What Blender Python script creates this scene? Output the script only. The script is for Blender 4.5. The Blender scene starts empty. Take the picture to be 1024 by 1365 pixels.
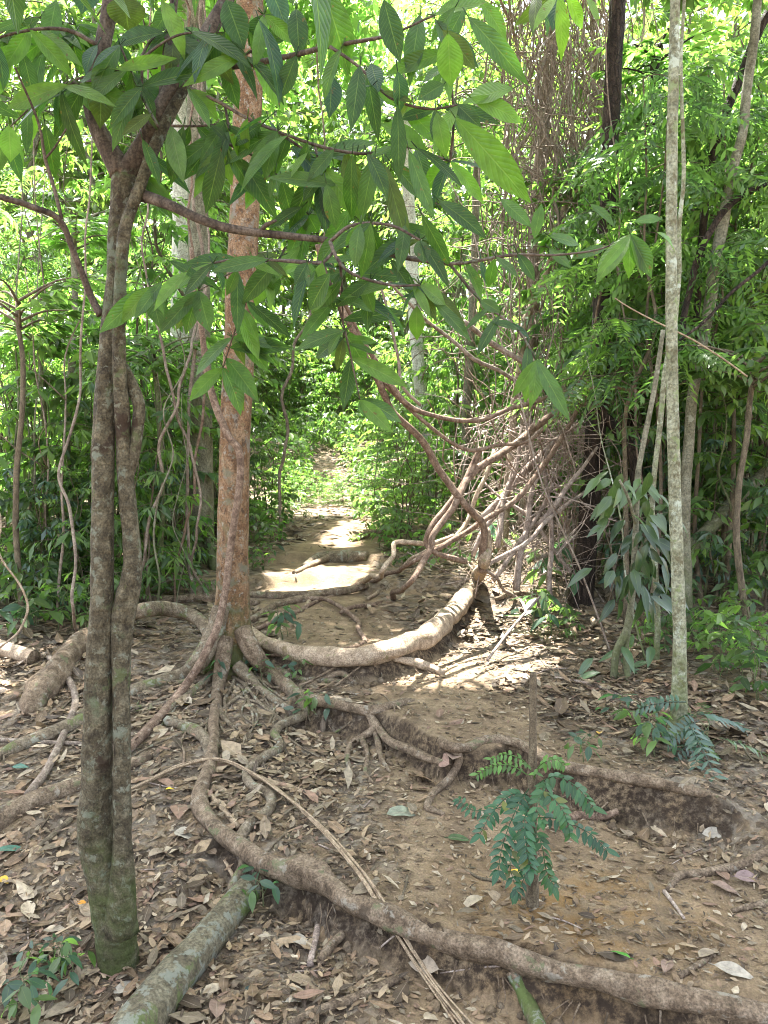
import bpy, math, random
import numpy as np
from mathutils import Vector

rng = np.random.default_rng(11)
random.seed(11)
sc = bpy.context.scene
COL = sc.collection
PI = math.pi

# ------------------------------------------------------------------ camera maths (photo pixels 1024 x 1365)
FPX, CX, CY, HOR = 1025.0, 512.0, 682.5, 610.0
CAM = np.array([0.0, 0.0, 1.5])
TH = math.atan((CY - HOR) / FPX)
FWD = np.array([0, math.cos(TH), -math.sin(TH)])
UPV = np.array([0, math.sin(TH), math.cos(TH)])
RGT = np.array([1.0, 0, 0])


def ray(px, py):
    return FWD + (px - CX) / FPX * RGT + (CY - py) / FPX * UPV


def at(px, py, Y):
    d = ray(px, py)
    return CAM + d * (Y / d[1])


def plane_hit(px, py, z):
    d = ray(px, py)
    return CAM + d * ((z - CAM[2]) / d[2])


def project(p):
    v = np.asarray(p, float) - CAM
    f = v @ FWD
    return CX + FPX * (v @ RGT) / f, CY - FPX * (v @ UPV) / f, f


# ------------------------------------------------------------------ noise
PERM = np.random.default_rng(5).permutation(512)


def _h(i, j, k):
    return PERM[(PERM[(PERM[i & 511] + j) & 511] + k) & 511]


def vnoise(x, y, z=0.0):
    x, y, z = np.broadcast_arrays(np.asarray(x, float), np.asarray(y, float), np.asarray(z, float))
    xi, yi, zi = np.floor(x).astype(int), np.floor(y).astype(int), np.floor(z).astype(int)
    fx, fy, fz = x - xi, y - yi, z - zi
    fx, fy, fz = [f * f * (3 - 2 * f) for f in (fx, fy, fz)]
    r = 0
    for a in (0, 1):
        wa = fx if a else 1 - fx
        for b in (0, 1):
            wb = fy if b else 1 - fy
            for c in (0, 1):
                wc = fz if c else 1 - fz
                r = r + wa * wb * wc * _h(xi + a, yi + b, zi + c)
    return r / 255.5 - 1.0


def sm(t):
    t = np.clip(t, 0, 1)
    return t * t * (3 - 2 * t)


# ------------------------------------------------------------------ terrain
def curve(px, z):
    p = np.array([plane_hit(a, b, z)[:2] for a, b in px])
    o = np.argsort(p[:, 0])
    return p[o, 0], p[o, 1]


C1 = curve([(285, 1118), (340, 1152), (420, 1180), (520, 1232), (640, 1272), (760, 1306), (900, 1337), (1024, 1362), (1150, 1385)], 0.0)
C2 = curve([(385, 930), (440, 945), (500, 956), (545, 976), (590, 1000), (625, 1000), (680, 994), (720, 1020), (780, 1034), (860, 1047), (960, 1068), (1080, 1085)], 0.165)
C3 = curve([(325, 862), (400, 880), (480, 888), (560, 872), (600, 845), (630, 800), (650, 765)], 0.285)
W1 = (plane_hit(285, 1118, 0)[0], 9.0)
W2 = (plane_hit(385, 930, .165)[0], plane_hit(985, 1070, .165)[0])
W3 = (plane_hit(345, 870, .285)[0], plane_hit(640, 790, .285)[0])


def step(x, y, c, w, hgt, width, fade=.25):
    yc = np.interp(x, c[0], c[1])
    wt = sm((x - w[0]) / fade + .5) * sm((w[1] - x) / fade + .5)
    sl = (np.interp(x + .04, c[0], c[1]) - np.interp(x - .04, c[0], c[1])) / .08
    t = (y - yc + .03 * vnoise(x * 6, y * 2, 9.3)) / np.sqrt(1 + sl * sl)
    return hgt * (wt * sm(t / width + .15) + (1 - wt) * sm((y - yc) / 1.5 + .5))


def height(x, y):
    x = np.asarray(x, float)
    y = np.asarray(y, float)
    h = -0.15 + step(x, y, C1, W1, .15, .10)
    h = h + step(x, y, C2, W2, .165, .11) + step(x, y, C3, W3, .12, .13)
    h = h + .50 * sm((y - 5.4) / 6.5) + 1.05 * sm((y - 11.3) / 5.5) - .5 * sm((y - 16.8) / 8)
    for yy, a in ((6.75, .10), (7.7, .09), (9.0, .09)):
        h = h + a * (sm((y - yy - .25 * vnoise(x * 1.7, yy, 3.1)) / .18) - sm((y - yy + .5) / 2.0))
    h = h + .30 * sm((x - 1.1) / 3.2) * sm((y - 3.6) / 3.5) + .25 * sm((-x - 1.4) / 3) * sm((y - 4) / 4)
    n = .035 * vnoise(x * 1.1, y * 1.1, .5) + .016 * vnoise(x * 3.7, y * 3.7, 1.5) + .007 * vnoise(x * 11, y * 11, 2.5)
    return h + n


def G(px, py):
    d = ray(px, py)
    t = .6
    prev = t
    while t < 60:
        p = CAM + d * t
        if p[2] <= float(height(p[0], p[1])):
            lo, hi = prev, t
            for _ in range(18):
                m = (lo + hi) / 2
                p = CAM + d * m
                if p[2] <= float(height(p[0], p[1])):
                    hi = m
                else:
                    lo = m
            return CAM + d * hi
        prev = t
        t += .03 + .01 * t
    return CAM + d * 60


def gz(x, y):
    return float(height(x, y))


PATH = np.array([G(a, b)[:2] for a, b in ((860, 1364), (760, 1230), (690, 1100), (640, 965), (560, 900), (440, 835), (410, 785), (440, 735), (480, 700))])
PATH = np.vstack([[PATH[0] + np.array([.1, -1.4])], PATH, [PATH[-1] + np.array([.8, .6])], [PATH[-1] + np.array([3.0, 1.4])]])
PATHW = np.array([.75, .75, .72, .55, .45, .42, .45, .5, .5, .5, .5, .5])


def path_mask(x, y):
    x = np.asarray(x, float)
    y = np.asarray(y, float)
    best = np.full(np.broadcast(x, y).shape, -9.0)
    for i in range(len(PATH) - 1):
        a, b = PATH[i], PATH[i + 1]
        d = b - a
        t = np.clip(((x - a[0]) * d[0] + (y - a[1]) * d[1]) / (d @ d), 0, 1)
        r = np.hypot(x - a[0] - t * d[0], y - a[1] - t * d[1])
        w = PATHW[i] * (1 - t) + PATHW[i + 1] * t
        best = np.maximum(best, (w - r))
    return sm((best + .12 * vnoise(x * 4, y * 4, 7.7)) / .35 + .5)


# ------------------------------------------------------------------ mesh helpers
class MB:
    def __init__(s):
        s.V, s.F, s.U, s.C, s.n = [], [], [], [], 0

    def add(s, V, F, U=None, C=None):
        V = np.asarray(V, float)
        s.V.append(V)
        s.F.append(np.asarray(F, int) + s.n)
        s.U.append(np.zeros((len(V), 2)) if U is None else U)
        s.C.append(np.ones((len(V), 3)) if C is None else C)
        s.n += len(V)
        return s

    def mesh(s, name, mat, origin=(0, 0, 0), smooth=True):
        V = np.vstack(s.V) - np.asarray(origin, float)
        F = np.vstack(s.F)
        U = np.vstack(s.U)
        C = np.vstack(s.C)
        me = bpy.data.meshes.new(name)
        nf = len(F)
        me.vertices.add(len(V))
        me.vertices.foreach_set('co', V.astype(np.float32).ravel())
        me.loops.add(nf * 4)
        me.loops.foreach_set('vertex_index', F.astype(np.int32).ravel())
        me.polygons.add(nf)
        me.polygons.foreach_set('loop_start', np.arange(0, nf * 4, 4, dtype=np.int32))
        if smooth:
            me.polygons.foreach_set('use_smooth', np.ones(nf, dtype=bool))
        uv = me.uv_layers.new(name='UVMap')
        uv.data.foreach_set('uv', U[F.ravel()].astype(np.float32).ravel())
        ca = me.color_attributes.new('Col', 'FLOAT_COLOR', 'POINT')
        ca.data.foreach_set('color', np.hstack([C, np.ones((len(C), 1))]).astype(np.float32).ravel())
        me.materials.append(mat)
        me.update(calc_edges=True)
        return me

    def obj(s, name, mat, origin=(0, 0, 0), parent=None, smooth=True):
        return link(name, s.mesh(name, mat, origin, smooth), None if parent is not None else origin, parent)


def link(name, me, loc=None, parent=None):
    o = bpy.data.objects.new(name, me)
    COL.objects.link(o)
    if parent is not None:
        o.parent = parent
    elif loc is not None:
        o.location = [float(v) for v in loc]
    return o


def tag(o, label, cat, group=None, kind=None):
    if label:
        o['label'] = label
    if cat:
        o['category'] = cat
    if group:
        o['group'] = group
    if kind:
        o['kind'] = kind
    return o


def empty(name, loc, label, cat, group=None):
    o = bpy.data.objects.new(name, None)
    o.empty_display_size = .1
    COL.objects.link(o)
    o.location = [float(v) for v in loc]
    return tag(o, label, cat, group)


def spline(pts, rad, res):
    pts = np.asarray(pts, float)
    rad = np.asarray(rad, float)
    if len(pts) == 2:
        t = np.linspace(0, 1, max(2, res))[:, None]
        return pts[0] * (1 - t) + pts[1] * t, rad[0] * (1 - t[:, 0]) + rad[1] * t[:, 0]
    P = np.vstack([2 * pts[0] - pts[1], pts, 2 * pts[-1] - pts[-2]])
    R = np.concatenate([[rad[0]], rad, [rad[-1]]])
    out, ro = [], []
    for i in range(1, len(P) - 2):
        for t in np.linspace(0, 1, res, endpoint=False):
            t2, t3 = t * t, t * t * t
            w = (-.5 * t3 + t2 - .5 * t, 1.5 * t3 - 2.5 * t2 + 1, -1.5 * t3 + 2 * t2 + .5 * t, .5 * t3 - .5 * t2)
            out.append(w[0] * P[i - 1] + w[1] * P[i] + w[2] * P[i + 1] + w[3] * P[i + 2])
            ro.append(R[i] * (1 - t) + R[i + 1] * t)
    out.append(P[-2])
    ro.append(R[-2])
    return np.array(out), np.array(ro)


def tube(mb, pts, rad, ns=8, res=4, rough=.0, freq=8.0, seed=0.0, col=None, cap=True, wob=0.0):
    P, R = spline(pts, rad, res)
    n = len(P)
    if wob:
        s = np.concatenate([[0], np.cumsum(np.linalg.norm(np.diff(P, axis=0), axis=1))]) * 3.2 + seed * 3.1
        P = P + wob * np.stack([vnoise(s, seed, 1.), vnoise(s, seed, 5.), vnoise(s, seed, 9.)], 1)
    T = np.gradient(P, axis=0)
    T /= np.linalg.norm(T, axis=1)[:, None] + 1e-9
    ref = np.array([0, 0, 1.0]) if abs(T[0][2]) < .9 else np.array([1.0, 0, 0])
    N = np.zeros_like(P)
    nrm = ref - T[0] * (ref @ T[0])
    for i in range(n):
        nrm = nrm - T[i] * (nrm @ T[i])
        nrm /= np.linalg.norm(nrm) + 1e-9
        N[i] = nrm
    B = np.cross(T, N)
    if cap:
        P = np.vstack([P[:1], P, P[-1:]])
        R = np.concatenate([[R[0] * .02], R, [R[-1] * .02]])
        N = np.vstack([N[:1], N, N[-1:]])
        B = np.vstack([B[:1], B, B[-1:]])
        n += 2
    a = np.linspace(0, 2 * PI, ns, endpoint=False)
    L = np.concatenate([[0], np.cumsum(np.linalg.norm(np.diff(P, axis=0), axis=1))])
    ca, sa = np.cos(a)[None, :], np.sin(a)[None, :]
    rr = R[:, None] * np.ones((1, ns))
    if rough:
        rr = rr * (1 + rough * (vnoise(ca * 1.3 + seed * 7, sa * 1.3, L[:, None] * freq) + .5 * vnoise(ca * 3 + seed, sa * 3, L[:, None] * freq * 2.6)))
    V = P[:, None, :] + rr[..., None] * (ca[..., None] * N[:, None, :] + sa[..., None] * B[:, None, :])
    i = np.arange(n - 1)[:, None] * ns
    j = np.arange(ns)[None, :]
    j2 = (j + 1) % ns
    F = np.stack([i + j, i + j2, i + ns + j2, i + ns + j], -1).reshape(-1, 4)
    U = np.stack([np.broadcast_to(a / (2 * PI), (n, ns)), np.broadcast_to(L[:, None], (n, ns))], -1).reshape(-1, 2)
    C = None if col is None else np.tile(np.asarray(col, float), (n * ns, 1))
    mb.add(V.reshape(-1, 3), F, U, C)
    return P


def unit(v):
    return v / (np.linalg.norm(v, axis=-1, keepdims=True) + 1e-9)


PROF = {'ell': lambda v: np.sin(PI * v ** .85) ** .8, 'lance': lambda v: np.sin(PI * v ** .72) ** .9 * (1 - .15 * v), 'obo': lambda v: np.sin(PI * v ** 1.35) ** .8,
        'near': lambda v: np.sin(PI * v) ** .8 * (1 - .45 * np.clip((v - .75) / .25, 0, 1)), 'frag': lambda v: .35 + .65 * np.sin(PI * v) ** .4,
        'leaflet': lambda v: np.sin(PI * v ** .7) ** .7, 'grass': lambda v: np.sin(PI * v ** .5) ** .8}


def leaves(mb, base, d, n, L, W, col, segs=3, droop=.2, fold=.15, prof='ell', wave=0.0, cup=0.0, torn=0.0):
    """Leaf blades with a fold along the midrib; base,d,n: (N,3); L,W: (N,)."""
    base = np.atleast_2d(base)
    k = len(base)
    d = unit(np.atleast_2d(d))
    n = np.atleast_2d(n)
    n = unit(n - d * (n * d).sum(1, keepdims=True))
    s = np.cross(d, n)
    L = np.broadcast_to(np.asarray(L, float), (k,))
    W = np.broadcast_to(np.asarray(W, float), (k,))
    dr = np.broadcast_to(np.asarray(droop, float), (k,))
    fo = np.broadcast_to(np.asarray(fold, float), (k,))
    v = np.linspace(0, 1, segs + 1)
    w = PROF[prof](v)
    w[0] = max(w[0], .04)
    w[-1] = .015
    V = np.zeros((k, segs + 1, 3, 3))
    z = -dr[:, None] * L[:, None] * v[None] ** 2
    for c, u in enumerate((-1, 0, 1)):
        lat = u * W[:, None] * .5 * w[None]
        up = z + abs(u) * fo[:, None] * W[:, None] * .5 * w[None]
        if wave and u:
            up = up + wave * W[:, None] * np.sin(v[None] * 11 + rng.uniform(0, 6, (k, 1)) + u)
        if cup:
            up = up + cup * L[:, None] * np.sin(PI * v[None]) * (0 if u == 0 else 1)
        if torn and u:
            lat = lat * (1 + torn * rng.normal(0, 1, lat.shape))
        V[:, :, c] = base[:, None] + d[:, None] * (L[:, None] * v[None] * (1 - .25 * dr[:, None] ** 2))[..., None] + s[:, None] * lat[..., None] + n[:, None] * up[..., None]
    R = segs + 1
    f = []
    for r in range(segs):
        for c in (0, 1):
            q = r * 3 + c
            f.append([q, q + 1, q + 4, q + 3])
    f = np.array(f)
    F = (f[None] + (np.arange(k) * R * 3)[:, None, None]).reshape(-1, 4)
    uv = np.stack(np.meshgrid([0, .5, 1], v), -1).reshape(-1, 2)
    U = np.tile(uv, (k, 1))
    col = np.broadcast_to(np.asarray(col, float), (k, 3))
    C = np.repeat(col, R * 3, axis=0)
    mb.add(V.reshape(-1, 3), F, U, C)


# ------------------------------------------------------------------ materials
def mat_new(name):
    m = bpy.data.materials.new(name)
    m.use_nodes = True
    nt = m.node_tree
    for n in list(nt.nodes):
        nt.nodes.remove(n)
    return m, nt


class NT:
    def __init__(s, nt):
        s.nt = nt

    def n(s, t, **kw):
        o = s.nt.nodes.new(t)
        for k, v in kw.items():
            if k.startswith('_'):
                setattr(o, k[1:], v)
            else:
                key = k.replace('_', ' ')
                key = int(k[1:]) if k[0] == 'i' and k[1:].isdigit() else key
                if isinstance(v, bpy.types.NodeSocket):
                    s.nt.links.new(v, o.inputs[key])
                else:
                    o.inputs[key].default_value = v
        return o

    def math(s, op, a, b=0.0, c=None, clamp=False):
        o = s.n('ShaderNodeMath', _operation=op, _use_clamp=clamp)
        for i, v in enumerate((a, b, c)):
            if v is None:
                continue
            if isinstance(v, bpy.types.NodeSocket):
                s.nt.links.new(v, o.inputs[i])
            else:
                o.inputs[i].default_value = v
        return o.outputs[0]

    def mix(s, fac, a, b, blend='MIX'):
        o = s.n('ShaderNodeMix', _data_type='RGBA', _blend_type=blend)
        for key, v in ((0, fac), (6, a), (7, b)):
            if isinstance(v, bpy.types.NodeSocket):
                s.nt.links.new(v, o.inputs[key])
            else:
                o.inputs[key].default_value = v if key == 0 else (*v, 1)
        return o.outputs[2]

    def ramp(s, fac, stops, interp='LINEAR'):
        o = s.n('ShaderNodeValToRGB', Fac=fac)
        cr = o.color_ramp
        cr.interpolation = interp
        while len(cr.elements) < len(stops):
            cr.elements.new(.5)
        for e, (p, c) in zip(cr.elements, stops):
            e.position = p
            e.color = (*c, 1) if len(c) == 3 else c
        return o.outputs[0]

    def noise(s, vec, scale, detail=5, rough=.55, dist=0.0):
        return s.n('ShaderNodeTexNoise', Vector=vec, Scale=scale, Detail=float(detail), Roughness=rough, Distortion=dist).outputs[0]

    def smooth(s, v, a, b):
        o = s.n('ShaderNodeMapRange', _interpolation_type='SMOOTHSTEP', Value=v)
        o.inputs[1].default_value = a
        o.inputs[2].default_value = b
        return o.outputs[0]

    def out(s, surf):
        s.nt.links.new(surf, s.n('ShaderNodeOutputMaterial').inputs[0])


def bark(name, cols, scale=14, stretch=.35, lichen=None, lich_amt=.5, moss=None, moss_h=.5, moss_amt=1.0, bump=.5, rings=0.0, rough=.85, cracks=0.0):
    m, nt = mat_new(name)
    b = NT(nt)
    tc = b.n('ShaderNodeTexCoord').outputs['Object']
    mp = b.n('ShaderNodeMapping', Vector=tc)
    mp.inputs['Scale'].default_value = (1, 1, stretch)
    v = mp.outputs[0]
    n1 = b.noise(v, scale, 8, .65, .4)
    c = b.ramp(n1, [(.3, cols[0]), (.48, cols[1]), (.68, cols[2])])
    n3 = b.noise(tc, scale * 6, 4, .6)
    c = b.mix(.6, c, b.ramp(n3, [(.36, (.18, .18, .18)), (.64, (.85, .85, .85))]), 'OVERLAY')
    ck = None
    if cracks:
        mp2 = b.n('ShaderNodeMapping', Vector=tc)
        mp2.inputs['Scale'].default_value = (1, 1, .28)
        wv = b.n('ShaderNodeTexNoise', Vector=tc, Scale=22.0, Detail=3.0)
        of = b.n('ShaderNodeVectorMath', _operation='SCALE', i0=wv.outputs[1])
        of.inputs['Scale'].default_value = .05
        ad = b.n('ShaderNodeVectorMath', _operation='ADD', i0=mp2.outputs[0], i1=of.outputs[0])
        vo = b.n('ShaderNodeTexVoronoi', _feature='DISTANCE_TO_EDGE', Vector=ad.outputs[0], Scale=cracks)
        ck = b.smooth(vo.outputs[0], .0, .12)
        c = b.mix(b.math('MULTIPLY', b.math('SUBTRACT', 1.0, ck), .3), c, tuple(x * .45 for x in cols[0]))
    if lichen:
        for k, (lc, sc_) in enumerate(lichen):
            n2 = b.noise(tc, sc_, 8, .68, .25)
            f = b.smooth(n2, .53 + .1 * (1 - lich_amt), .60 + .1 * (1 - lich_amt))
            f = b.math('MULTIPLY', f, .8)
            c = b.mix(f, c, lc)
    if moss:
        z = b.n('ShaderNodeSeparateXYZ', Vector=tc).outputs[2]
        nm = b.noise(tc, 9, 6, .65)
        f = b.math('SUBTRACT', b.math('MULTIPLY', nm, 2.2), b.math('DIVIDE', z, moss_h))
        f = b.math('MULTIPLY', b.smooth(f, .45, 1.25), moss_amt)
        c = b.mix(f, c, b.mix(b.noise(tc, 60, 3), tuple(x * .5 for x in moss), tuple(x * 1.4 for x in moss)))
    h = b.math('ADD', b.math('MULTIPLY', n1, .9), b.math('MULTIPLY', b.noise(v, scale * 4, 6, .7), .7))
    if ck:
        h = b.math('ADD', h, b.math('MULTIPLY', ck, .5))
    if rings:
        wv = b.n('ShaderNodeTexWave', _bands_direction='Z', Vector=tc, Scale=rings, Distortion=6.0, Detail=3.0).outputs[1]
        h = b.math('ADD', h, b.math('MULTIPLY', wv, .25))
    bp = b.n('ShaderNodeBump', Strength=bump, Distance=.02, Height=h).outputs[0]
    p = b.n('ShaderNodeBsdfPrincipled', Base_Color=c, Roughness=rough, Normal=bp)
    p.inputs['Specular IOR Level'].default_value = .25
    b.out(p.outputs[0])
    return m


def leaf_mat(name, rough=.38, trans=.45, tcol=(1.5, 1.9, .55), veins=False, spec=.5, vary=.25, hue=(0, 0), vein_n=13.0):
    m, nt = mat_new(name)
    b = NT(nt)
    c = b.n('ShaderNodeVertexColor', _layer_name='Col').outputs[0]
    rnd = b.n('ShaderNodeObjectInfo').outputs['Random']
    val = b.math('ADD', 1 - vary, b.math('MULTIPLY', rnd, 2 * vary))
    hs = b.n('ShaderNodeHueSaturation', Color=c, Value=val)
    c = hs.outputs[0]
    nrm = None
    uv = b.n('ShaderNodeUVMap', _uv_map='UVMap').outputs[0]
    sx = b.n('ShaderNodeSeparateXYZ', Vector=uv)
    u = b.math('ABSOLUTE', b.math('SUBTRACT', sx.outputs[0], .5))
    mid = b.smooth(u, .035, .012)
    if veins:
        ph = b.math('SUBTRACT', b.math('MULTIPLY', sx.outputs[1], vein_n), b.math('MULTIPLY', u, 5.5))
        tri = b.math('ABSOLUTE', b.math('SUBTRACT', b.math('FRACT', ph), .5))
        vein = b.smooth(tri, .09, .02)
        f = b.math('MAXIMUM', b.math('MULTIPLY', vein, .45), b.math('MULTIPLY', mid, .9))
        c = b.mix(b.math('MULTIPLY', f, .5), c, (.16, .22, .06))
        obj = b.n('ShaderNodeTexCoord').outputs['Object']
        blot = b.noise(obj, 35, 5, .6)
        sp = b.smooth(b.noise(obj, 55, 3, .5), .67, .72)
        c = b.mix(b.math('MULTIPLY', sp, .8), c, (.12, .075, .025))
        c = b.mix(.5, c, b.ramp(blot, [(.35, (.32, .32, .32)), (.62, (.66, .66, .66))]), 'OVERLAY')
        hgt = b.math('SUBTRACT', b.math('MULTIPLY', b.math('SINE', b.math('MULTIPLY', tri, PI)), .6), b.math('MULTIPLY', mid, .8))
        nrm = b.n('ShaderNodeBump', Strength=.4, Distance=.004, Height=hgt).outputs[0]
    else:
        c = b.mix(b.math('MULTIPLY', mid, .25), c, (.18, .25, .07))
    tc = b.n('ShaderNodeMix', _data_type='RGBA', _blend_type='MULTIPLY')
    tc.inputs[0].default_value = 1
    nt.links.new(c, tc.inputs[6])
    tc.inputs[7].default_value = (*tcol, 1)
    p = b.n('ShaderNodeBsdfPrincipled', Base_Color=c, Roughness=rough)
    p.inputs['Specular IOR Level'].default_value = spec
    t = b.n('ShaderNodeBsdfTranslucent', Color=tc.outputs[2])
    if nrm:
        nt.links.new(nrm, p.inputs['Normal'])
    mx = b.n('ShaderNodeMixShader', i0=trans, i1=p.outputs[0], i2=t.outputs[0])
    b.out(mx.outputs[0])
    return m


def litter_mat(name, trans=.12):
    m, nt = mat_new(name)
    b = NT(nt)
    c = b.n('ShaderNodeVertexColor', _layer_name='Col').outputs[0]
    uv = b.n('ShaderNodeUVMap', _uv_map='UVMap').outputs[0]
    sx = b.n('ShaderNodeSeparateXYZ', Vector=uv)
    u = b.math('ABSOLUTE', b.math('SUBTRACT', sx.outputs[0], .5))
    mid = b.smooth(u, .05, .015)
    ph = b.math('SUBTRACT', b.math('MULTIPLY', sx.outputs[1], 10), b.math('MULTIPLY', u, 5))
    tri = b.math('ABSOLUTE', b.math('SUBTRACT', b.math('FRACT', ph), .5))
    obj = b.n('ShaderNodeTexCoord').outputs['Object']
    blot = b.noise(obj, 45, 6, .65)
    c = b.mix(.75, c, b.ramp(blot, [(.3, (.2, .19, .18)), (.5, (.5, .5, .5)), (.7, (.75, .74, .72))]), 'OVERLAY')
    c = b.mix(b.math('MULTIPLY', mid, .35), c, (.38, .3, .22))
    h = b.math('ADD', b.math('MULTIPLY', b.smooth(tri, .12, .0), .4), b.math('ADD', mid, b.math('MULTIPLY', blot, .8)))
    bp = b.n('ShaderNodeBump', Strength=.5, Distance=.003, Height=h).outputs[0]
    p = b.n('ShaderNodeBsdfPrincipled', Base_Color=c, Roughness=.62, Normal=bp)
    p.inputs['Specular IOR Level'].default_value = .35
    t = b.n('ShaderNodeBsdfTranslucent', Color=c)
    b.out(b.n('ShaderNodeMixShader', i0=trans, i1=p.outputs[0], i2=t.outputs[0]).outputs[0])
    return m


def ground_mat(name):
    m, nt = mat_new(name)
    b = NT(nt)
    geo = b.n('ShaderNodeNewGeometry')
    pos = geo.outputs['Position']
    wn = b.n('ShaderNodeTexNoise', Vector=pos, Scale=18.0, Detail=4.0)
    off = b.n('ShaderNodeVectorMath', _operation='SCALE', i0=wn.outputs[1])
    off.inputs['Scale'].default_value = .05
    wp = b.n('ShaderNodeVectorMath', _operation='ADD', i0=pos, i1=off.outputs[0]).outputs[0]
    soil = b.ramp(b.noise(pos, 5, 8, .65), [(.3, (.12, .086, .057)), (.5, (.235, .17, .105)), (.7, (.36, .27, .172))])
    grit = b.noise(pos, 120, 4, .7)
    soil = b.mix(.6, soil, b.ramp(grit, [(.3, (.2, .2, .2)), (.7, (.8, .78, .75))]), 'OVERLAY')
    vo = b.n('ShaderNodeTexVoronoi', Vector=wp, Scale=17.0, Randomness=1.0)
    vo2 = b.n('ShaderNodeTexVoronoi', Vector=wp, Scale=42.0, Randomness=1.0)
    lf = b.ramp(b.n('ShaderNodeSeparateXYZ', Vector=vo.outputs[1]).outputs[0],
                [(0, (.06, .044, .031)), (.25, (.13, .10, .07)), (.5, (.21, .17, .125)), (.75, (.27, .23, .18)), (1, (.12, .085, .058))], 'CONSTANT')
    lf2 = b.ramp(b.n('ShaderNodeSeparateXYZ', Vector=vo2.outputs[1]).outputs[0],
                 [(0, (.055, .04, .028)), (.3, (.14, .105, .072)), (.55, (.25, .205, .155)), (.8, (.1, .072, .05))], 'CONSTANT')
    lf = b.mix(.45, lf, lf2)
    msk = b.n('ShaderNodeVertexColor', _layer_name='Col')
    ms = b.n('ShaderNodeSeparateColor', Color=msk.outputs[0])
    pathf = b.math('MULTIPLY', ms.outputs[0], .9)
    f = b.math('MULTIPLY', b.smooth(b.noise(pos, 9, 5, .6), .36, .55), b.math('SUBTRACT', 1.0, pathf))
    c = b.mix(f, soil, lf)
    c = b.mix(b.math('MULTIPLY', ms.outputs[1], b.smooth(b.noise(pos, 7, 6, .65), .38, .62)), c, (.24, .14, .055))
    c = b.mix(b.math('MULTIPLY', ms.outputs[2], b.smooth(b.noise(pos, 34, 6, .7), .3, .6)), c, (.046, .032, .022))
    h = b.math('ADD', b.math('MULTIPLY', b.noise(pos, 30, 8, .7), 1.0), b.math('MULTIPLY', grit, .5))
    h = b.math('SUBTRACT', h, b.math('MULTIPLY', b.math('MULTIPLY', vo.outputs[0], f), .9))
    bp = b.n('ShaderNodeBump', Strength=.9, Distance=.02, Height=h).outputs[0]
    p = b.n('ShaderNodeBsdfPrincipled', Base_Color=c, Roughness=.92, Normal=bp)
    p.inputs['Specular IOR Level'].default_value = .15
    b.out(p.outputs[0])
    return m


M = {}
M['ground'] = ground_mat('forest_soil')
M['near_bark'] = bark('mottled_mossy_bark', [(.030, .023, .014), (.085, .070, .043), (.18, .155, .10)], 26, .7,
                      [((.125, .145, .085), 4.0), ((.045, .026, .017), 5.0), ((.10, .12, .05), 9), ((.19, .21, .155), 11), ((.21, .215, .16), 30)], .62, (.07, .092, .022), .9, .85, 1.1, 7, .85)
M['near_limb'] = bark('brown_limb_bark', [(.03, .022, .017), (.075, .055, .042), (.15, .12, .095)], 22, .35, [((.13, .15, .11), 9)], .3, bump=.6)
M['red_bark'] = bark('rusty_flaking_bark', [(.085, .046, .024), (.19, .108, .056), (.30, .21, .13)], 18, .45,
                     [((.15, .12, .06), 6), ((.10, .05, .028), 9), ((.30, .28, .23), 34), ((.23, .205, .165), 9), ((.065, .042, .027), 22), ((.17, .165, .11), 4.5)], .72, (.075, .085, .026), .95, .9, 1.2, 0, .85)
M['red_bark_high'] = M['red_bark']
M['root'] = bark('worn_root_bark', [(.070, .048, .030), (.165, .118, .077), (.28, .215, .15)], 22, .9,
                 [((.32, .285, .225), 14), ((.07, .05, .033), 8), ((.13, .14, .07), 11)], .5, bump=1.0)
M['root_moss'] = bark('mossy_root_bark', [(.06, .042, .028), (.13, .10, .065), (.22, .18, .13)], 20, .9,
                      [((.10, .12, .04), 8), ((.24, .24, .19), 16)], .75, bump=.65)
M['liana'] = bark('red_brown_liana_bark', [(.06, .037, .025), (.14, .092, .063), (.26, .19, .138)], 26, .8, [((.32, .25, .2), 22)], .3, bump=.5)
M['liana_pale'] = bark('pale_liana_bark', [(.16, .115, .075), (.28, .21, .145), (.43, .345, .25)], 22, .8, [((.16, .12, .06), 10), ((.17, .17, .07), 14)], .4, bump=.6)
M['pale_bark'] = bark('pale_lichen_bark', [(.085, .08, .045), (.17, .17, .11), (.28, .285, .205)], 13, .6,
                      [((.38, .42, .34), 7), ((.09, .075, .035), 6), ((.17, .21, .09), 11), ((.1, .085, .045), 18)], .8, (.10, .12, .035), .8, .8, .5, 7)
M['dark_bark'] = bark('dark_dead_bark', [(.014, .010, .008), (.034, .023, .017), (.08, .056, .042)], 20, .22, None, bump=1.2, cracks=26)
M['grey_bark'] = bark('grey_green_bark', [(.06, .055, .035), (.13, .12, .08), (.21, .2, .145)], 12, .5, [((.28, .28, .22), 10)], .4, (.08, .10, .03), 1.2, .7, .5)
M['white_bark'] = bark('whitish_bark', [(.22, .2, .16), (.42, .40, .35), (.6, .58, .52)], 9, .5, [((.2, .18, .12), 7)], .5, bump=.4)
M['twig'] = bark('twig_bark', [(.04, .03, .02), (.09, .07, .045), (.16, .13, .085)], 30, .5, None, bump=.3)
M['green_twig'] = bark('green_stem_bark', [(.04, .05, .02), (.09, .10, .045), (.16, .16, .085)], 30, .5, None, bump=.3)
M['deadwood'] = bark('dry_pinkish_deadwood', [(.105, .075, .058), (.24, .185, .15), (.40, .33, .275)], 24, .6, None, bump=.5)
M['vine_grey'] = bark('dry_grey_vine', [(.075, .055, .04), (.17, .13, .10), (.29, .24, .19)], 24, .6, None, bump=.4)
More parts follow.
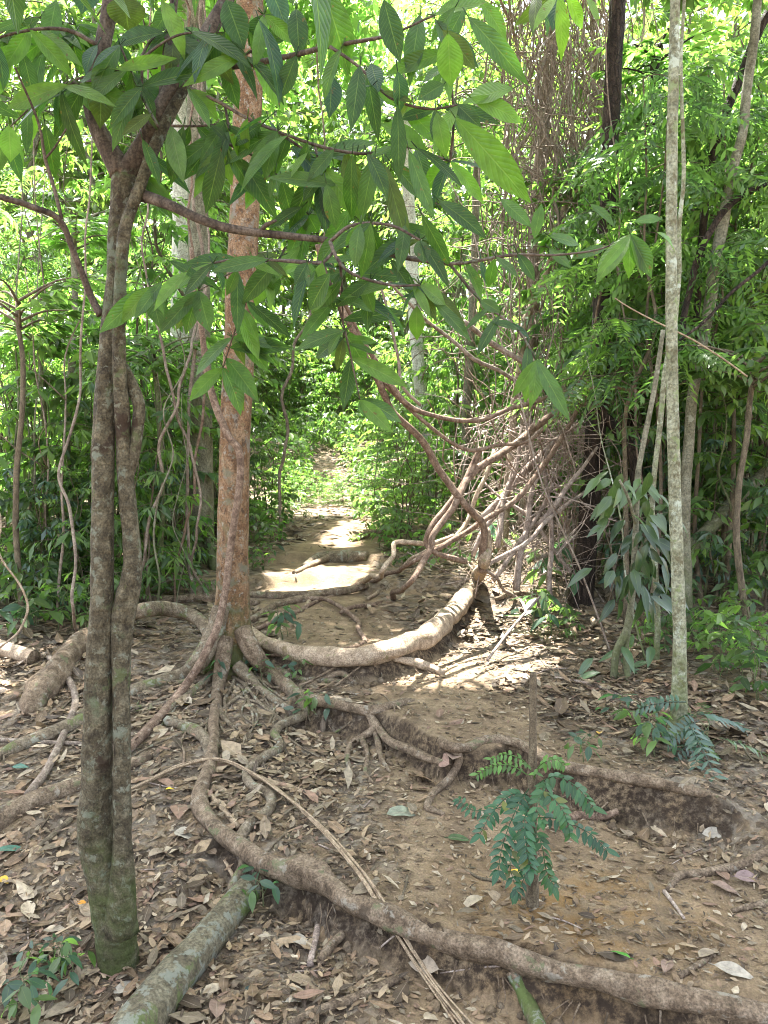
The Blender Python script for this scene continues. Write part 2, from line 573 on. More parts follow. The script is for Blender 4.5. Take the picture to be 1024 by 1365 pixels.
M['log'] = bark('mossy_log_bark', [(.05, .04, .024), (.11, .093, .058), (.19, .17, .115)], 16, .9, [((.07, .095, .024), 3.2), ((.09, .12, .035), 7), ((.19, .2, .16), 19)], 1.15, bump=.8)
M['straw'] = bark('straw_fibre', [(.13, .09, .055), (.25, .185, .12), (.36, .28, .19)], 40, .6, None, bump=.3)
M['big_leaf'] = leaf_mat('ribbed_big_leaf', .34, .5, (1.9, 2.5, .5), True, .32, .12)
M['big_leaf_bright'] = leaf_mat('backlit_big_leaf', .36, .5, (1.5, 2.1, .6), True, .45, .12)
M['leaf'] = leaf_mat('understorey_leaf', .32, .6, (1.85, 2.3, .95), False, .6, .3)
M['leaf_bright'] = leaf_mat('sunlit_leaf', .36, .58, (1.55, 1.85, .75), False, .45, .25)
M['leaf_dark'] = leaf_mat('shade_leaf', .28, .34, (1.5, 1.9, .6), False, .6, .25)
M['frond'] = leaf_mat('seedling_leaflet', .42, .35, (1.3, 1.75, .7), False, .5, .1)
M['litter'] = litter_mat('dry_leaf')

# ------------------------------------------------------------------ sun direction and the gaps cut in the added canopy for sunlit patches
SUN_EL, SUN_AZ = math.radians(68), math.radians(-18)      # azimuth from +Y towards +X
SUNV = np.array([math.cos(SUN_EL) * math.sin(SUN_AZ), math.cos(SUN_EL) * math.cos(SUN_AZ), math.sin(SUN_EL)])


def poly(px):
    return np.array([G(a, b)[:2] for a, b in px])


GAPS = [poly(p) for p in (
    [(505, 905), (560, 862), (600, 815), (640, 752), (690, 765), (752, 800), (740, 850), (660, 905), (560, 932), (510, 925)],
    [(335, 790), (345, 768), (400, 752), (510, 755), (505, 782), (420, 793)],
    [(415, 728), (450, 700), (525, 692), (520, 716), (470, 733)],
    [(-60, 945), (-45, 850), (28, 845), (40, 890), (22, 925)],
    [(640, 752), (650, 720), (770, 720), (790, 770), (752, 800)],
    [(740, 790), (770, 870), (700, 925), (650, 905)],
    [(345, 692), (345, 600), (495, 600), (500, 692)])]


def in_poly(x, y, P):
    r = np.zeros(len(x), bool)
    j = len(P) - 1
    for i in range(len(P)):
        c = ((P[i, 1] > y) != (P[j, 1] > y)) & (x < (P[j, 0] - P[i, 0]) * (y - P[i, 1]) / (P[j, 1] - P[i, 1] + 1e-12) + P[i, 0])
        r ^= c
        j = i
    return r


def gap(p):
    """True where a canopy leaf at p would shade one of the sunlit patches."""
    zt = .3
    q = p - SUNV[None] * ((p[:, 2] - zt) / SUNV[2])[:, None]
    x = q[:, 0] + .10 * vnoise(q[:, 0] * 5, q[:, 1] * 5, 4.4)
    y = q[:, 1] + .16 * vnoise(q[:, 0] * 5, q[:, 1] * 5, 8.4)
    r = np.zeros(len(p), bool)
    for P in GAPS:
        r |= in_poly(x, y, P)
    return r


# ------------------------------------------------------------------ ground and path (one sheet, split along the worn line)
def axis(segs):
    out = [segs[0][0]]
    for a, b, s0, s1 in segs:
        v = a
        while v < b - 1e-6:
            s = s0 + (s1 - s0) * (v - a) / (b - a)
            v = min(b, v + s)
            out.append(v)
    return np.array(out)


gx = axis([(-90, -12, 12, 1.2), (-12, -3, 1.0, .06), (-3, 3, .021, .021), (3, 12, .06, 1.0), (12, 90, 1.2, 12)])
gy = axis([(-40, 0.5, 8, .12), (.5, 2.0, .026, .026), (2.0, 6, .019, .019), (6, 14, .03, .15), (14, 40, .2, 1.6), (40, 120, 2, 14)])
X, Y = np.meshgrid(gx, gy)
Z = height(X, Y)
# frayed banks: small overhanging crumbs of soil on the step faces
nx, ny = len(gx), len(gy)
slope0 = np.hypot(np.gradient(Z, axis=0) / np.gradient(Y, axis=0), np.gradient(Z, axis=1) / np.gradient(X, axis=1))
rb = sm((slope0 - .35) / .6) * (Y < 6.5)
Zr = Z + rb * (.030 * vnoise(X * 8, Y * 8, Z * 14) + .016 * vnoise(X * 17, Y * 17, Z * 22))
Yr = Y + rb * .035 * vnoise(X * 9, Y * 9, Z * 14 + 4)
V = np.stack([X, Yr, Zr], -1).reshape(-1, 3)
pm = path_mask(X, Y)
sk = G(720, 1210)
ochre = np.exp(-(((X - sk[0] - .12) / .38) ** 2 + ((Y - sk[1] + .02) / .30) ** 2)) * (Y < 5)
slope = np.hypot(np.gradient(Z, axis=0) / np.gradient(Y, axis=0), np.gradient(Z, axis=1) / np.gradient(X, axis=1))
humus = sm((slope - .55) / .7) * (Y < 6.5)
C = np.stack([pm, ochre, humus], -1).reshape(-1, 3)
ii = (np.arange(ny - 1)[:, None] * nx + np.arange(nx - 1)[None]).ravel()
F = np.stack([ii, ii + 1, ii + nx + 1, ii + nx], 1)
fm = pm.reshape(-1)[F].mean(1) > .5


def submesh(name, sel):
    f = F[sel]
    u, inv = np.unique(f.ravel(), return_inverse=True)
    mb = MB()
    mb.add(V[u], inv.reshape(-1, 4), None, C[u])
    return mb.obj(name, M['ground'])


tag(submesh('ground', ~fm), None, None, None, 'structure')
tag(submesh('path', fm), None, None, None, 'structure')

# ------------------------------------------------------------------ dry leaves on the ground
DRY = np.array([(.245, .20, .145), (.13, .095, .062), (.20, .145, .10), (.31, .275, .22), (.06, .045, .032), (.27, .215, .15), (.17, .145, .11), (.20, .135, .105), (.36, .33, .275)]) * np.array([1.09, 1.0, .87])
DRYP = np.array([.17, .22, .16, .07, .15, .07, .1, .05, .01])


def ground_normal(x, y):
    e = .05
    dx = (height(x + e, y) - height(x - e, y)) / (2 * e)
    dy = (height(x, y + e) - height(x, y - e)) / (2 * e)
    return unit(np.stack([-dx, -dy, np.ones_like(dx)], 1))


ROOTMAP = np.zeros((1000, 700), bool)          # 1 cm cells over the near floor: where roots lie, leaves slide off


def mark_root(P, R):
    Q, r = spline(P, R, 8)
    for p, q in zip(Q, r):
        if 0 < p[1] < 7 and abs(p[0]) < 5 and p[2] < gz(p[0], p[1]) + 3 * q + .05:
            i, j, w = int((p[0] + 5) * 100), int(p[1] * 100), max(1, int(q * 95))
            ROOTMAP[max(0, i - w):i + w + 1, max(0, j - w):j + w + 1] = True


def on_root(x, y):
    i, j = ((x + 5) * 100).astype(int), (y * 100).astype(int)
    ok = (i >= 0) & (i < 1000) & (j >= 0) & (j < 700)
    return ok & ROOTMAP[np.clip(i, 0, 999), np.clip(j, 0, 699)]


def steep(x, y):
    return 1 - ground_normal(np.atleast_1d(x), np.atleast_1d(y))[:, 2]


def litter_batch(mb, n, yr, xr, Lr, keep, lift=.012, tilt=.17, segs=3, ypow=1.0, profs=('ell', 'obo', 'near', 'ell'), torn=.08):
    y = yr[0] + (yr[1] - yr[0]) * rng.random(n) ** ypow
    x = rng.uniform(-1, 1, n) * (xr[0] + xr[1] * y)
    k = (rng.random(n) < .1) | ~on_root(x, y)
    k &= rng.random(n) < keep(x, y) * (1 - .8 * sm((steep(x, y) - .06) / .12) * (y < 6.5))
    x, y = x[k], y[k]
    n = len(x)
    nm = ground_normal(x, y) + rng.normal(0, tilt, (n, 3)) * np.array([1, 1, .2])
    az = rng.uniform(0, 2 * PI, n)
    d = np.stack([np.cos(az), np.sin(az), np.zeros(n)], 1)
    L = rng.uniform(0, 1, n) ** 1.6 * (Lr[1] - Lr[0]) + Lr[0]
    W = L * rng.uniform(.2, .55, n)
    c = DRY[rng.choice(len(DRY), n, p=DRYP)] * rng.uniform(.65, 1.15, (n, 1))
    base = np.stack([x, y, height(x, y) + lift * rng.uniform(.4, 2.0, n)], 1) - d * L[:, None] * .5
    nm = unit(nm)
    d = unit(d - nm * (d * nm).sum(1, keepdims=True))
    pr = rng.integers(0, len(profs), n)
    dr, fo = rng.normal(.04, .17, n), rng.normal(.06, .3, n)
    for q, pf in enumerate(profs):
        m_ = pr == q
        leaves(mb, base[m_], d[m_], nm[m_], L[m_], W[m_], c[m_], segs, dr[m_], fo[m_], pf, wave=.06, torn=torn)


def keep_off_path(x, y):
    return (1 - .93 * path_mask(x, y)) * (.2 + .8 * sm(vnoise(x * 2.1, y * 2.1, 3.3) * 1.7 + .6))


# individual fallen leaves that can be told apart in the foreground
fallen = []


def fallen_leaf(px, py, Lpx, ang, W, col, label, curl=.2, fold=.25, mat='litter', tilt=.15, prof='ell', group='dry leaves lying on the ground'):
    p = G(px, py)
    L = Lpx / FPX * p[1]
    a = math.radians(ang)
    nm = ground_normal(np.array([p[0]]), np.array([p[1]]))[0] + rng.normal(0, tilt, 3) * np.array([1, 1, 0])
    d = np.array([math.cos(a), math.sin(a), 0])
    mb = MB()
    base = -d * L * .5 + np.array([0, 0, .014])
    leaves(mb, base, d, nm, [L], [L * W], np.array(col), 7, curl, fold, prof, wave=.035)
    tube(mb, [base - unit(d) * L * .14 + np.array([0, 0, .003]), base], [.0012, .0014], 5, 2, col=np.array(col) * .7)
    o = mb.obj('fallen_leaf', M[mat], (0, 0, 0))
    o.location = (p[0], p[1], gz(p[0], p[1]) + .004)
    tag(o, label, 'leaf', group)
    fallen.append(o)


TAN, BRN, PNK, PAL, DRK = (.24, .19, .135), (.13, .09, .057), (.20, .135, .10), (.30, .265, .21), (.065, .046, .033)
for a in (
    (246, 1116, 32, -20, .75, PAL, 'pale round dry leaf lying flat left of the winding foreground root'),
    (216, 1138, 46, 55, .42, TAN, 'long tan dry leaf right of the double trunk, pointing up the slope'),
    (282, 1140, 24, 130, .5, BRN, 'small curled brown leaf touching the winding root'),
    (160, 1026, 44, 30, .55, PAL, 'large grey-white dry leaf just behind the double trunk'),
    (330, 1148, 30, 10, .5, DRK, 'dark curled leaf lodged where two roots cross'),
    (150, 1300, 60, -15, .38, PNK, 'long reddish dry leaf lying against the foot of the double trunk'),
    (175, 1320, 52, 40, .4, PAL, 'ashy pale leaf with a yellow edge beside the foot of the double trunk'),
    (160, 1345, 60, 70, .35, TAN, 'tan leaf standing half upright at the bottom edge near the mossy log'),
    (90, 1348, 66, 50, .42, TAN, 'broad tan leaf under the small green seedling at bottom left'),
    (60, 1296, 50, 25, .33, PNK, 'pinkish dry leaf above the small green seedling at bottom left'),
    (30, 1330, 54, -60, .4, BRN, 'brown leaf at the bottom left corner of the ground'),
    (395, 1255, 62, 130, .28, PAL, 'long pale leaf under the straw-coloured strip below the big root'),
    (560, 1290, 58, 150, .42, TAN, 'big tan leaf between the straw-coloured strip and the big root'),
    (335, 1325, 26, 80, .6, (.03, .05, .045), 'dark bluish green leaf beside the mossy log'),
    (393, 1340, 28, 20, .6, PAL, 'pale rounded leaf at the bottom edge right of the mossy log'),
    (290, 1345, 58, 100, .4, PNK, 'pinkish-brown curled leaf pressed against the mossy log'),
    (538, 1087, 48, 20, .55, (.20, .215, .155), 'wide grey-green leaf lying on the trodden soil left of the broken sapling'),
    (612, 1122, 32, 5, .45, (.05, .085, .03), 'small dark green leaf left of the foot of the broken sapling'),
    (835, 1113, 32, 80, .6, TAN, 'single tan oval leaf right of the broken sapling'),
    (826, 1277, 34, 130, .35, (.07, .22, .03), 'fresh bright green leaf on bare soil in front of the broken sapling'),
    (780, 1267, 44, 100, .4, BRN, 'brown leaf lying in front of the broken sapling near the big root'),
    (955, 1115, 46, 15, .35, PAL, 'pale narrow leaf above the forked root on the right'),
    (967, 1188, 40, -35, .45, PNK, 'pinkish leaf below the forked root on the right'),
    (1000, 1175, 44, 0, .5, (.19, .13, .12), 'dusky purple-brown leaf at the right edge beside the forked root'),
    (880, 1160, 34, 60, .4, BRN, 'brown leaf tucked above the tip of the forked root'),
    (945, 1275, 46, 35, .45, TAN, 'tan leaf in the litter at the lower right'),
    (980, 1300, 54, -20, .4, PAL, 'grey-white leaf just above the big root at the right edge'),
    (890, 1290, 50, 60, .33, PNK, 'reddish leaf standing on edge above the big root at right'),
    (605, 1010, 36, 80, .7, (.27, .19, .14), 'tan leaf heaped on the knot where three roots meet'),
    (590, 1018, 32, 120, .6, (.25, .16, .12), 'curled brown leaf under the knot where three roots meet'),
    (799, 980, 17, 70, .5, (.5, .3, .05), 'small yellow leaf on the litter left of the pale slim trunk'),
    (243, 942, 20, 20, .6, (.55, .34, .03), 'bright yellow leaf beside the climbing liana near the red trunk'),
    (227, 1056, 12, 30, .7, (.6, .46, .04), 'tiny yellow leaf under the straw-coloured strip'),
    (110, 1210, 14, -20, .7, (.55, .25, .03), 'tiny orange leaf beside the left side of the double trunk'),
    (5, 1178, 20, -30, .6, (.5, .32, .03), 'yellow leaf at the left edge of the ground'),
    (690, 1168, 22, 10, .6, (.62, .42, .05), 'yellow leaf caught on the low fronds of the broken sapling'),
    (18, 1135, 56, 25, .28, (.05, .13, .09), 'long fallen blue-green leaf at the left edge'),
    (28, 1026, 22, 20, .5, (.08, .17, .13), 'small blue-green leaf on the litter left of the double trunk'),
    (700, 905, 34, -10, .4, PAL, 'pale leaf at the edge of the sunlit patch'),
    (870, 912, 30, 15, .5, (.28, .15, .07), 'orange-brown leaf at the foot of the two-legged shrub'),
    (760, 955, 34, -25, .4, DRK, 'dark leaf on the litter behind the broken sapling'),
    (840, 1005, 30, 40, .45, TAN, 'tan leaf in front of the fern beside the pale slim trunk'),
):
    fallen_leaf(*a)
# the unnamed rest of the largest ones: alike, spread over the litter
nfl = 0
while nfl < 190:
    px, py = rng.uniform(-10, 1034), 905 + 455 * rng.random() ** .8
    p = G(px, py)
    if rng.random() < .88 * float(path_mask(p[0], p[1])) or steep(p[0], p[1])[0] > .12:
        continue
    c = DRY[rng.choice(len(DRY), p=DRYP)]
    c = tuple(c * rng.uniform(.8, 1.15))
    fallen_leaf(px, py, rng.uniform(.055, .125) * FPX / p[1], rng.uniform(0, 360), rng.uniform(.3, .5), c,
                'plain dry brown or grey leaf scattered in the litter of the forest floor', rng.normal(.1, .3), rng.normal(.15, .35), tilt=.3)
    nfl += 1

# ------------------------------------------------------------------ helpers for woody things traced through the place
def wpts(spec, depth=None, lift=.0):
    """spec: (px,py,rpx[,depth]) -> points and radii in metres. Without a depth the point lies on the ground."""
    P, R = [], []
    for s in spec:
        dd = s[3] if len(s) > 3 else depth
        p = at(s[0], s[1], dd) if dd else G(s[0], s[1])
        r = s[2] / FPX * p[1]
        if not dd:
            p = p + np.array([0, 0, lift * r])
        P.append(p)
        R.append(r)
    return np.array(P), np.array(R)


def part_tube(name, spec, mat, root, depth=None, ns=12, res=6, rough=.2, freq=9, lift=.2, seed=None, wob=0.0, label=None, under=None):
    P, R = wpts(spec, depth, lift)
    if name in ('root', 'thick_liana', 'mossy_log'):
        mark_root(P, R)
    mb = MB()
    tube(mb, P, R, ns, res, rough, freq, rng.uniform(0, 50) if seed is None else seed, wob=wob)
    o = mb.obj(name, M[mat], root.location if root is not None else P[0], under or root)
    if label:
        o['label'] = label
    return o, P, R


def thing_tube(name, spec, mat, label, cat, group=None, **kw):
    o, P, R = part_tube(name, spec, mat, None, **kw)
    return tag(o, label, cat, group)


# ------------------------------------------------------------------ the red-barked tree with its roots
DR = G(308, 888)[1]
base = G(308, 888)
red = empty('red_barked_tree', base, 'red-brown barked tree standing on spreading buttress roots beside the path', 'tree')
part_tube('trunk', [(308, 905, 44, DR), (308, 885, 37, DR), (309, 858, 29, DR), (309, 825, 24, DR), (310, 780, 21.5, DR), (311, 700, 20.5, DR), (313, 600, 20, DR), (317, 500, 20, DR), (321, 400, 19.5, DR),
                    (325, 300, 19, DR), (328, 200, 18.5, DR), (331, 100, 17.5, DR), (333, 0, 17, DR), (336, -200, 16, DR), (342, -500, 13, DR), (350, -800, 8, DR + .2)], 'red_bark', red, ns=26, res=9, rough=.07, freq=5)
# buttresses and roots
part_tube('root', [(296, 810, 12, DR - .08), (283, 848, 13, DR - .14), (266, 880, 12, DR - .22), (246, 900, 10), (215, 910, 9), (180, 922, 8), (140, 938, 7), (100, 955, 5)], 'root_moss', red)
part_tube('root', [(300, 850, 12, DR - .12), (296, 885, 10, DR - .2), (291, 915, 8), (287, 950, 7), (284, 990, 8), (279, 1030, 9), (266, 1068, 11), (284, 1104, 12), (332, 1140, 13), (352, 1156, 14), (378, 1166, 15), (400, 1170, 20), (420, 1175, 19), (440, 1187, 13), (470, 1206, 14),
                   (520, 1230, 17), (560, 1246, 14), (600, 1259, 14), (650, 1272, 18), (700, 1290, 19), (745, 1302, 15), (800, 1312, 15), (860, 1328, 19), (920, 1338, 15), (980, 1352, 17), (1060, 1372, 15)], 'root', red, ns=18, rough=.26, freq=5, lift=.45, res=8, label='longest root, winding down and along the front bank')
part_tube('root', [(322, 840, 13, DR - .08), (340, 873, 12, DR - .16), (358, 898, 10), (383, 920, 9), (412, 935, 8), (450, 942, 7), (490, 951, 8), (520, 944, 6), (551, 938, 6, 4.15), (575, 968, 6, 4.05), (592, 995, 7), (620, 1000, 6),
                   (650, 989, 6), (690, 994, 7), (740, 1021, 8), (800, 1035, 8), (860, 1045, 8), (920, 1057, 7), (968, 1067, 3)], 'root', red, ns=12, rough=.16, freq=7, lift=.5, label='root edging the dark soil bank')
part_tube('root', [(490, 952, 6), (500, 972, 5.5), (484, 985, 5), (468, 996, 5), (463, 1015, 4), (472, 1038, 2)], 'root', red, lift=.6)
part_tube('root', [(494, 958, 5), (503, 988, 4.5), (508, 1012, 3.5), (520, 1030, 2)], 'root', red, lift=.6)
part_tube('root', [(482, 985, 4), (490, 1008, 3.5), (487, 1030, 2.5), (498, 1045, 1.5)], 'root', red, lift=.6)
part_tube('root', [(498, 960, 4), (515, 988, 6), (545, 1003, 7), (578, 1017, 6), (600, 1018, 4)], 'root', red, lift=.6)
part_tube('root', [(596, 998, 6), (612, 1012, 5.5), (601, 1038, 5.5), (577, 1060, 5), (570, 1078, 5), (592, 1087, 3)], 'root', red, lift=.5)
part_tube('root', [(378, 912, 8), (402, 938, 7.5), (405, 957, 7), (376, 970, 6), (366, 984, 6.5), (374, 1000, 7), (350, 1016, 7), (330, 1034, 7), (336, 1052, 7), (361, 1066, 7), (357, 1086, 7), (331, 1106, 8),
                   (319, 1130, 7.5), (326, 1158, 9), (314, 1188, 10), (309, 1206, 7)], 'root_moss', red, rough=.14, lift=.7, label='snaking root crossing over the longest one')
part_tube('root', [(286, 868, 8, DR - .1), (275, 838, 8.5, DR + .12), (256, 821, 9.5, DR + .35), (222, 812, 10, DR + .3), (186, 815, 10, DR + .1), (150, 832, 10), (118, 862, 9)], 'root_moss', red, rough=.14, label='thick mossy root arching clear of the ground')
part_tube('root', [(222, 964, 7), (250, 973, 8), (272, 988, 8), (282, 1010, 7)], 'root_moss', red, lift=.5)
part_tube('root', [(296, 892, 8), (268, 915, 5.5), (240, 937, 5), (205, 962, 4)], 'root_moss', red, lift=.4)
part_tube('root', [(316, 888, 9, DR - .18), (345, 918, 6), (372, 938, 5), (410, 957, 4)], 'root_moss', red, lift=.4)
part_tube('root', [(287, 938, 5), (298, 958, 4), (312, 972, 2)], 'root_moss', red, lift=.4)
part_tube('root', [(326, 880, 8, DR - .12), (350, 885, 6), (395, 905, 4), (450, 910, 4), (475, 912, 2)], 'root_moss', red, lift=.4)
# many thin roots wandering out over the floor in front of the tree
for k in range(26):
    a = math.radians(rng.uniform(195, 335))
    p = np.array(base[:2]) + np.array([math.cos(a), math.sin(a)]) * rng.uniform(.14, .5)
    n_ = rng.integers(5, 10)
    r0 = rng.uniform(.006, .015)
    P = []
    for j in range(n_):
        P.append([p[0], p[1], gz(p[0], p[1]) + r0 * .7])
        a += rng.normal(0, .42)
        p = p + np.array([math.cos(a), math.sin(a)]) * rng.uniform(.10, .2)
    R = np.linspace(r0, r0 * .35, n_)
    mark_root(np.array(P), R)
    mb = MB()
    tube(mb, np.array(P), R, 7, 5, .2, 14, k * 1.7)
    mb.obj('root', M['root_moss' if k % 2 else 'root'], red.location, red)
ROOTS = [o for o in red.children if o.name.startswith('root')]
for k in range(16):
    a = rng.uniform(250, 400), rng.uniform(895, 945)
    b = a[0] + rng.uniform(-26, 26), a[1] + rng.uniform(18, 46)
    part_tube('rootlet', [(a[0], a[1], 2.6), ((a[0] + b[0]) / 2 + rng.uniform(-8, 8), (a[1] + b[1]) / 2, 2.1), (b[0], b[1], 1.0)], 'root_moss', red, ns=6, res=4, rough=0, lift=.6, under=ROOTS[(0 if a[0] < 275 else 1 if a[0] < 310 else 2)])

thing_tube('climbing_liana', [(255, 330, 3, DR - .1), (262, 400, 3.5, DR - .1), (269, 440, 4, DR - .1), (277, 500, 4.5, DR - .12), (290, 548, 5, DR - .15), (306, 583, 5, DR - .165), (319, 601, 5, DR - .165), (320, 640, 4.8, DR - .165), (313, 690, 4.8, DR - .17), (306, 740, 4.8, DR - .175),
                              (300, 790, 5, DR - .19), (288, 840, 5.2, DR - .27), (264, 888, 5.5, DR - .36), (237, 933, 6), (202, 973, 7), (172, 1004, 7), (140, 1035, 6), (120, 1060, 4)], 'liana',
           'slender grey-brown liana hugging the red trunk and running down to the double trunk', 'liana', ns=8, rough=.1, lift=.9)

# ------------------------------------------------------------------ other roots on the floor that no visible tree carries
for spec, lab, mt in (
    ([(-30, 1120, 15), (12, 1092, 15), (48, 1072, 13), (95, 1055, 11), (140, 1040, 9), (200, 1010, 7)], 'thick grey-brown root entering at the left edge behind the double trunk', 'root'),
    ([(-20, 1022, 5), (20, 1000, 9), (70, 982, 11), (115, 962, 10), (150, 940, 7)], 'low mossy root left of the double trunk below the short log', 'root_moss'),
    ([(1060, 1122, 7), (1020, 1140, 7), (985, 1157, 7), (940, 1166, 6.5), (905, 1170, 6), (890, 1190, 4)], 'forked root on the litter at the right edge', 'root'),
    ([(1060, 1203, 7), (1015, 1208, 6), (975, 1216, 3)], 'short bare root below the forked one at the right edge', 'root'),
    ([(748, 1104, 5), (768, 1090, 6), (800, 1091, 5), (824, 1083, 4)], 'small tan root looping out of the soil right of the broken sapling', 'liana'),
    ([(330, 795, 5), (380, 797, 6), (440, 793, 6), (490, 783, 4)], 'root laid across the path at the near edge of the far sunny step', 'root'),
    ([(405, 757, 4), (425, 748, 8), (455, 748, 10), (490, 744, 7)], 'humped root forming the rounded step in the middle of the path', 'root_moss'),
    ([(430, 740, 4), (440, 744, 5), (410, 757, 4), (392, 765, 3)], 'thin root slanting down the humped step of the path', 'root'),
    ([(470, 722, 3), (490, 715, 5), (515, 708, 3)], 'low root across the top of the path near the clearing', 'root'),
    ([(334, 830, 5), (370, 808, 5), (410, 800, 6), (440, 792, 3)], 'root lying diagonally on the path behind the red trunk', 'root'),
    ([(335, 812, 3), (375, 818, 3), (405, 815, 2)], 'short thin root below the diagonal one behind the red trunk', 'root'),
    ([(525, 880, 4), (560, 888, 7), (592, 900, 4)], 'blunt root stub in the sun below the thick pale liana', 'liana_pale'),
    ([(430, 908, 3), (455, 900, 5), (476, 914, 3)], 'small root hump in the hollow under the thick pale liana', 'root'),
    ([(660, 800, 3), (700, 792, 4), (760, 806, 3), (800, 815, 2)], 'thin root in the shade at the foot of the dark trunk', 'root'),
    ([(180, 800, 4), (225, 802, 6), (290, 800, 7), (345, 806, 5)], 'straight root lying across behind the arching root', 'root'),
):
    thing_tube('root', spec, mt, lab, 'root', 'roots showing on the forest floor', rough=.18, lift=.45, ns=12)

# ------------------------------------------------------------------ logs, stump, sticks
def log_thing(name, spec, mat, label, cat, rough=.12, lift=.6, end_mat='root', ns=22):
    P, R = wpts(spec, None, lift)
    mark_root(P, R)
    root = empty(name, P[0], label, cat)
    mb = MB()
    tube(mb, P, R, ns, 6, rough, 4, rng.uniform(0, 50), cap=False)
    mb.obj('log_bark', M[mat], P[0], root)
    for q, (i, j) in enumerate(((0, 1), (-1, -2))):
        ax = unit(P[i] - P[j])
        mb = MB()
        pts = [P[i] - ax * .015, P[i] + ax * .006]
        tube(mb, pts, [R[i] * .93, R[i] * .86], 18, 3, .15, 14, q * 9.0)
        mb.obj('broken_end', M[end_mat], P[0], root)
    return root


log_thing('mossy_log', [(334, 1196, 19), (300, 1236, 21.5), (262, 1284, 25), (222, 1335, 28.5), (180, 1395, 33), (130, 1480, 39)], 'log', 'mossy green-brown fallen log with a broken end, lying at the bottom of the picture', 'log')
thing_tube('short_log', [(40, 955, 7), (45, 946, 15), (56, 932, 19), (72, 910, 20), (92, 885, 17), (112, 862, 16), (128, 848, 8)], 'root', 'short weathered log lying left of the double trunk', 'log', rough=.3, freq=5, ns=22, res=8, lift=.5)
log_thing('pale_log', [(45, 884, 11), (20, 876, 11), (-15, 868, 12), (-50, 862, 12)], 'liana_pale', 'sunlit pale log end at the left edge of the picture', 'log')
log_thing('lichen_log', [(683, 1302, 9), (700, 1335, 11), (722, 1385, 13)], 'log', 'short lichen-spotted log poking out under the big front root', 'log')

for spec, lab, mt in (
    ([(385, 1372, 6), (425, 1352, 6), (480, 1334, 7), (530, 1310, 6)], 'straight brown stick at the bottom edge right of the mossy log', 'root'),
    ([(428, 1287, 7), (440, 1268, 7), (457, 1250, 6)], 'short thick stick lying under the straw-coloured strip', 'root'),
    ([(413, 1290, 5), (418, 1268, 5), (424, 1240, 5)], 'flat strip of bark beside the short thick stick', 'deadwood'),
    ([(315, 1296, 2), (360, 1295, 2), (400, 1303, 2), (425, 1316, 1)], 'thin dark twig right of the mossy log', 'twig'),
    ([(-10, 988, 3), (60, 992, 3), (110, 994, 3), (170, 1000, 2.5)], 'long straight twig passing behind the double trunk', 'vine_grey'),
    ([(66, 880, 4), (88, 905, 4.5), (101, 938, 5), (84, 985, 5), (60, 1035, 6), (36, 1066, 6)], 'crooked grey stick leaning over the short log', 'vine_grey'),
    ([(275, 1058, 4), (296, 1080, 4), (318, 1106, 4)], 'pale straight stick across the winding root', 'straw'),
    ([(885, 1190, 3), (898, 1207, 2.5), (912, 1226, 2)], 'thin stick below the tip of the forked root', 'deadwood'),
    ([(905, 1305, 4), (930, 1290, 4), (952, 1275, 3)], 'brown stick above the big root at lower right', 'root'),
    ([(0, 1160, 2.5), (40, 1140, 3.5), (95, 1095, 4)], 'brown branch slanting behind the foot of the double trunk', 'twig'),
    ([(620, 1160, 1.5), (640, 1172, 2), (668, 1176, 2)], 'fine dark twig left of the foot of the broken sapling', 'twig'),
    ([(740, 905, 2), (790, 915, 2.5), (830, 930, 2)], 'thin stick on the litter in front of the two-legged shrub', 'deadwood'),
    ([(915, 925, 2), (965, 922, 2), (1030, 918, 2)], 'long thin stick stretching right from the pale slim trunk', 'deadwood'),
    ([(650, 880, 2, 4.9), (680, 840, 2, 5.2), (720, 795, 1.6, 5.6)], 'dry twig leaning over the sunlit litter', 'deadwood'),
    ([(300, 1150, 3), (330, 1200, 2), (352, 1205, 1.5)], 'broken splinter at the end of the mossy log', 'straw'),
):
    thing_tube('stick', spec, mt, lab, 'stick', 'sticks lying on the ground', rough=.12, lift=.9, ns=7)
# many slighter sticks in the litter: alike
for k in range(70):
    px, py = rng.uniform(0, 1024), rng.uniform(770, 1330)
    p = G(px, py)
    if rng.random() < .8 * float(path_mask(p[0], p[1])):
        continue
    a = rng.uniform(0, PI)
    l = rng.uniform(.08, .3) * FPX / p[1]
    q = (px + math.cos(a) * l, py + math.sin(a) * l * .35)
    r = rng.uniform(.002, .005) * FPX / p[1]
    thing_tube('stick', [(px, py, r), ((px + q[0]) / 2 + rng.uniform(-4, 4), (py + q[1]) / 2 + rng.uniform(-3, 3), r), (q[0], q[1], r * .6)], 'deadwood' if rng.random() < .6 else 'twig',
               'thin dry twig lying loose in the leaf litter', 'stick', 'sticks lying on the ground', rough=.1, lift=1.5, ns=5, res=3)

lit = MB()
litter_batch(lit, 6500, (1.0, 4.5), (.25, .62), (.03, .115), keep_off_path, ypow=.9, segs=4, torn=.12)
litter_batch(lit, 16000, (1.0, 4.8), (.25, .62), (.018, .055), keep_off_path, ypow=.9, segs=3, torn=.2, lift=.016, profs=('ell', 'frag', 'lance', 'near'))
litter_batch(lit, 16000, (3.2, 9.5), (.5, .62), (.05, .16), lambda x, y: keep_off_path(x, y) * (.55 + .45 * (np.abs(x) > .5)))
litter_batch(lit, 7000, (8.0, 18), (.5, .62), (.08, .22), lambda x, y: 1 - .8 * path_mask(x, y), segs=2)
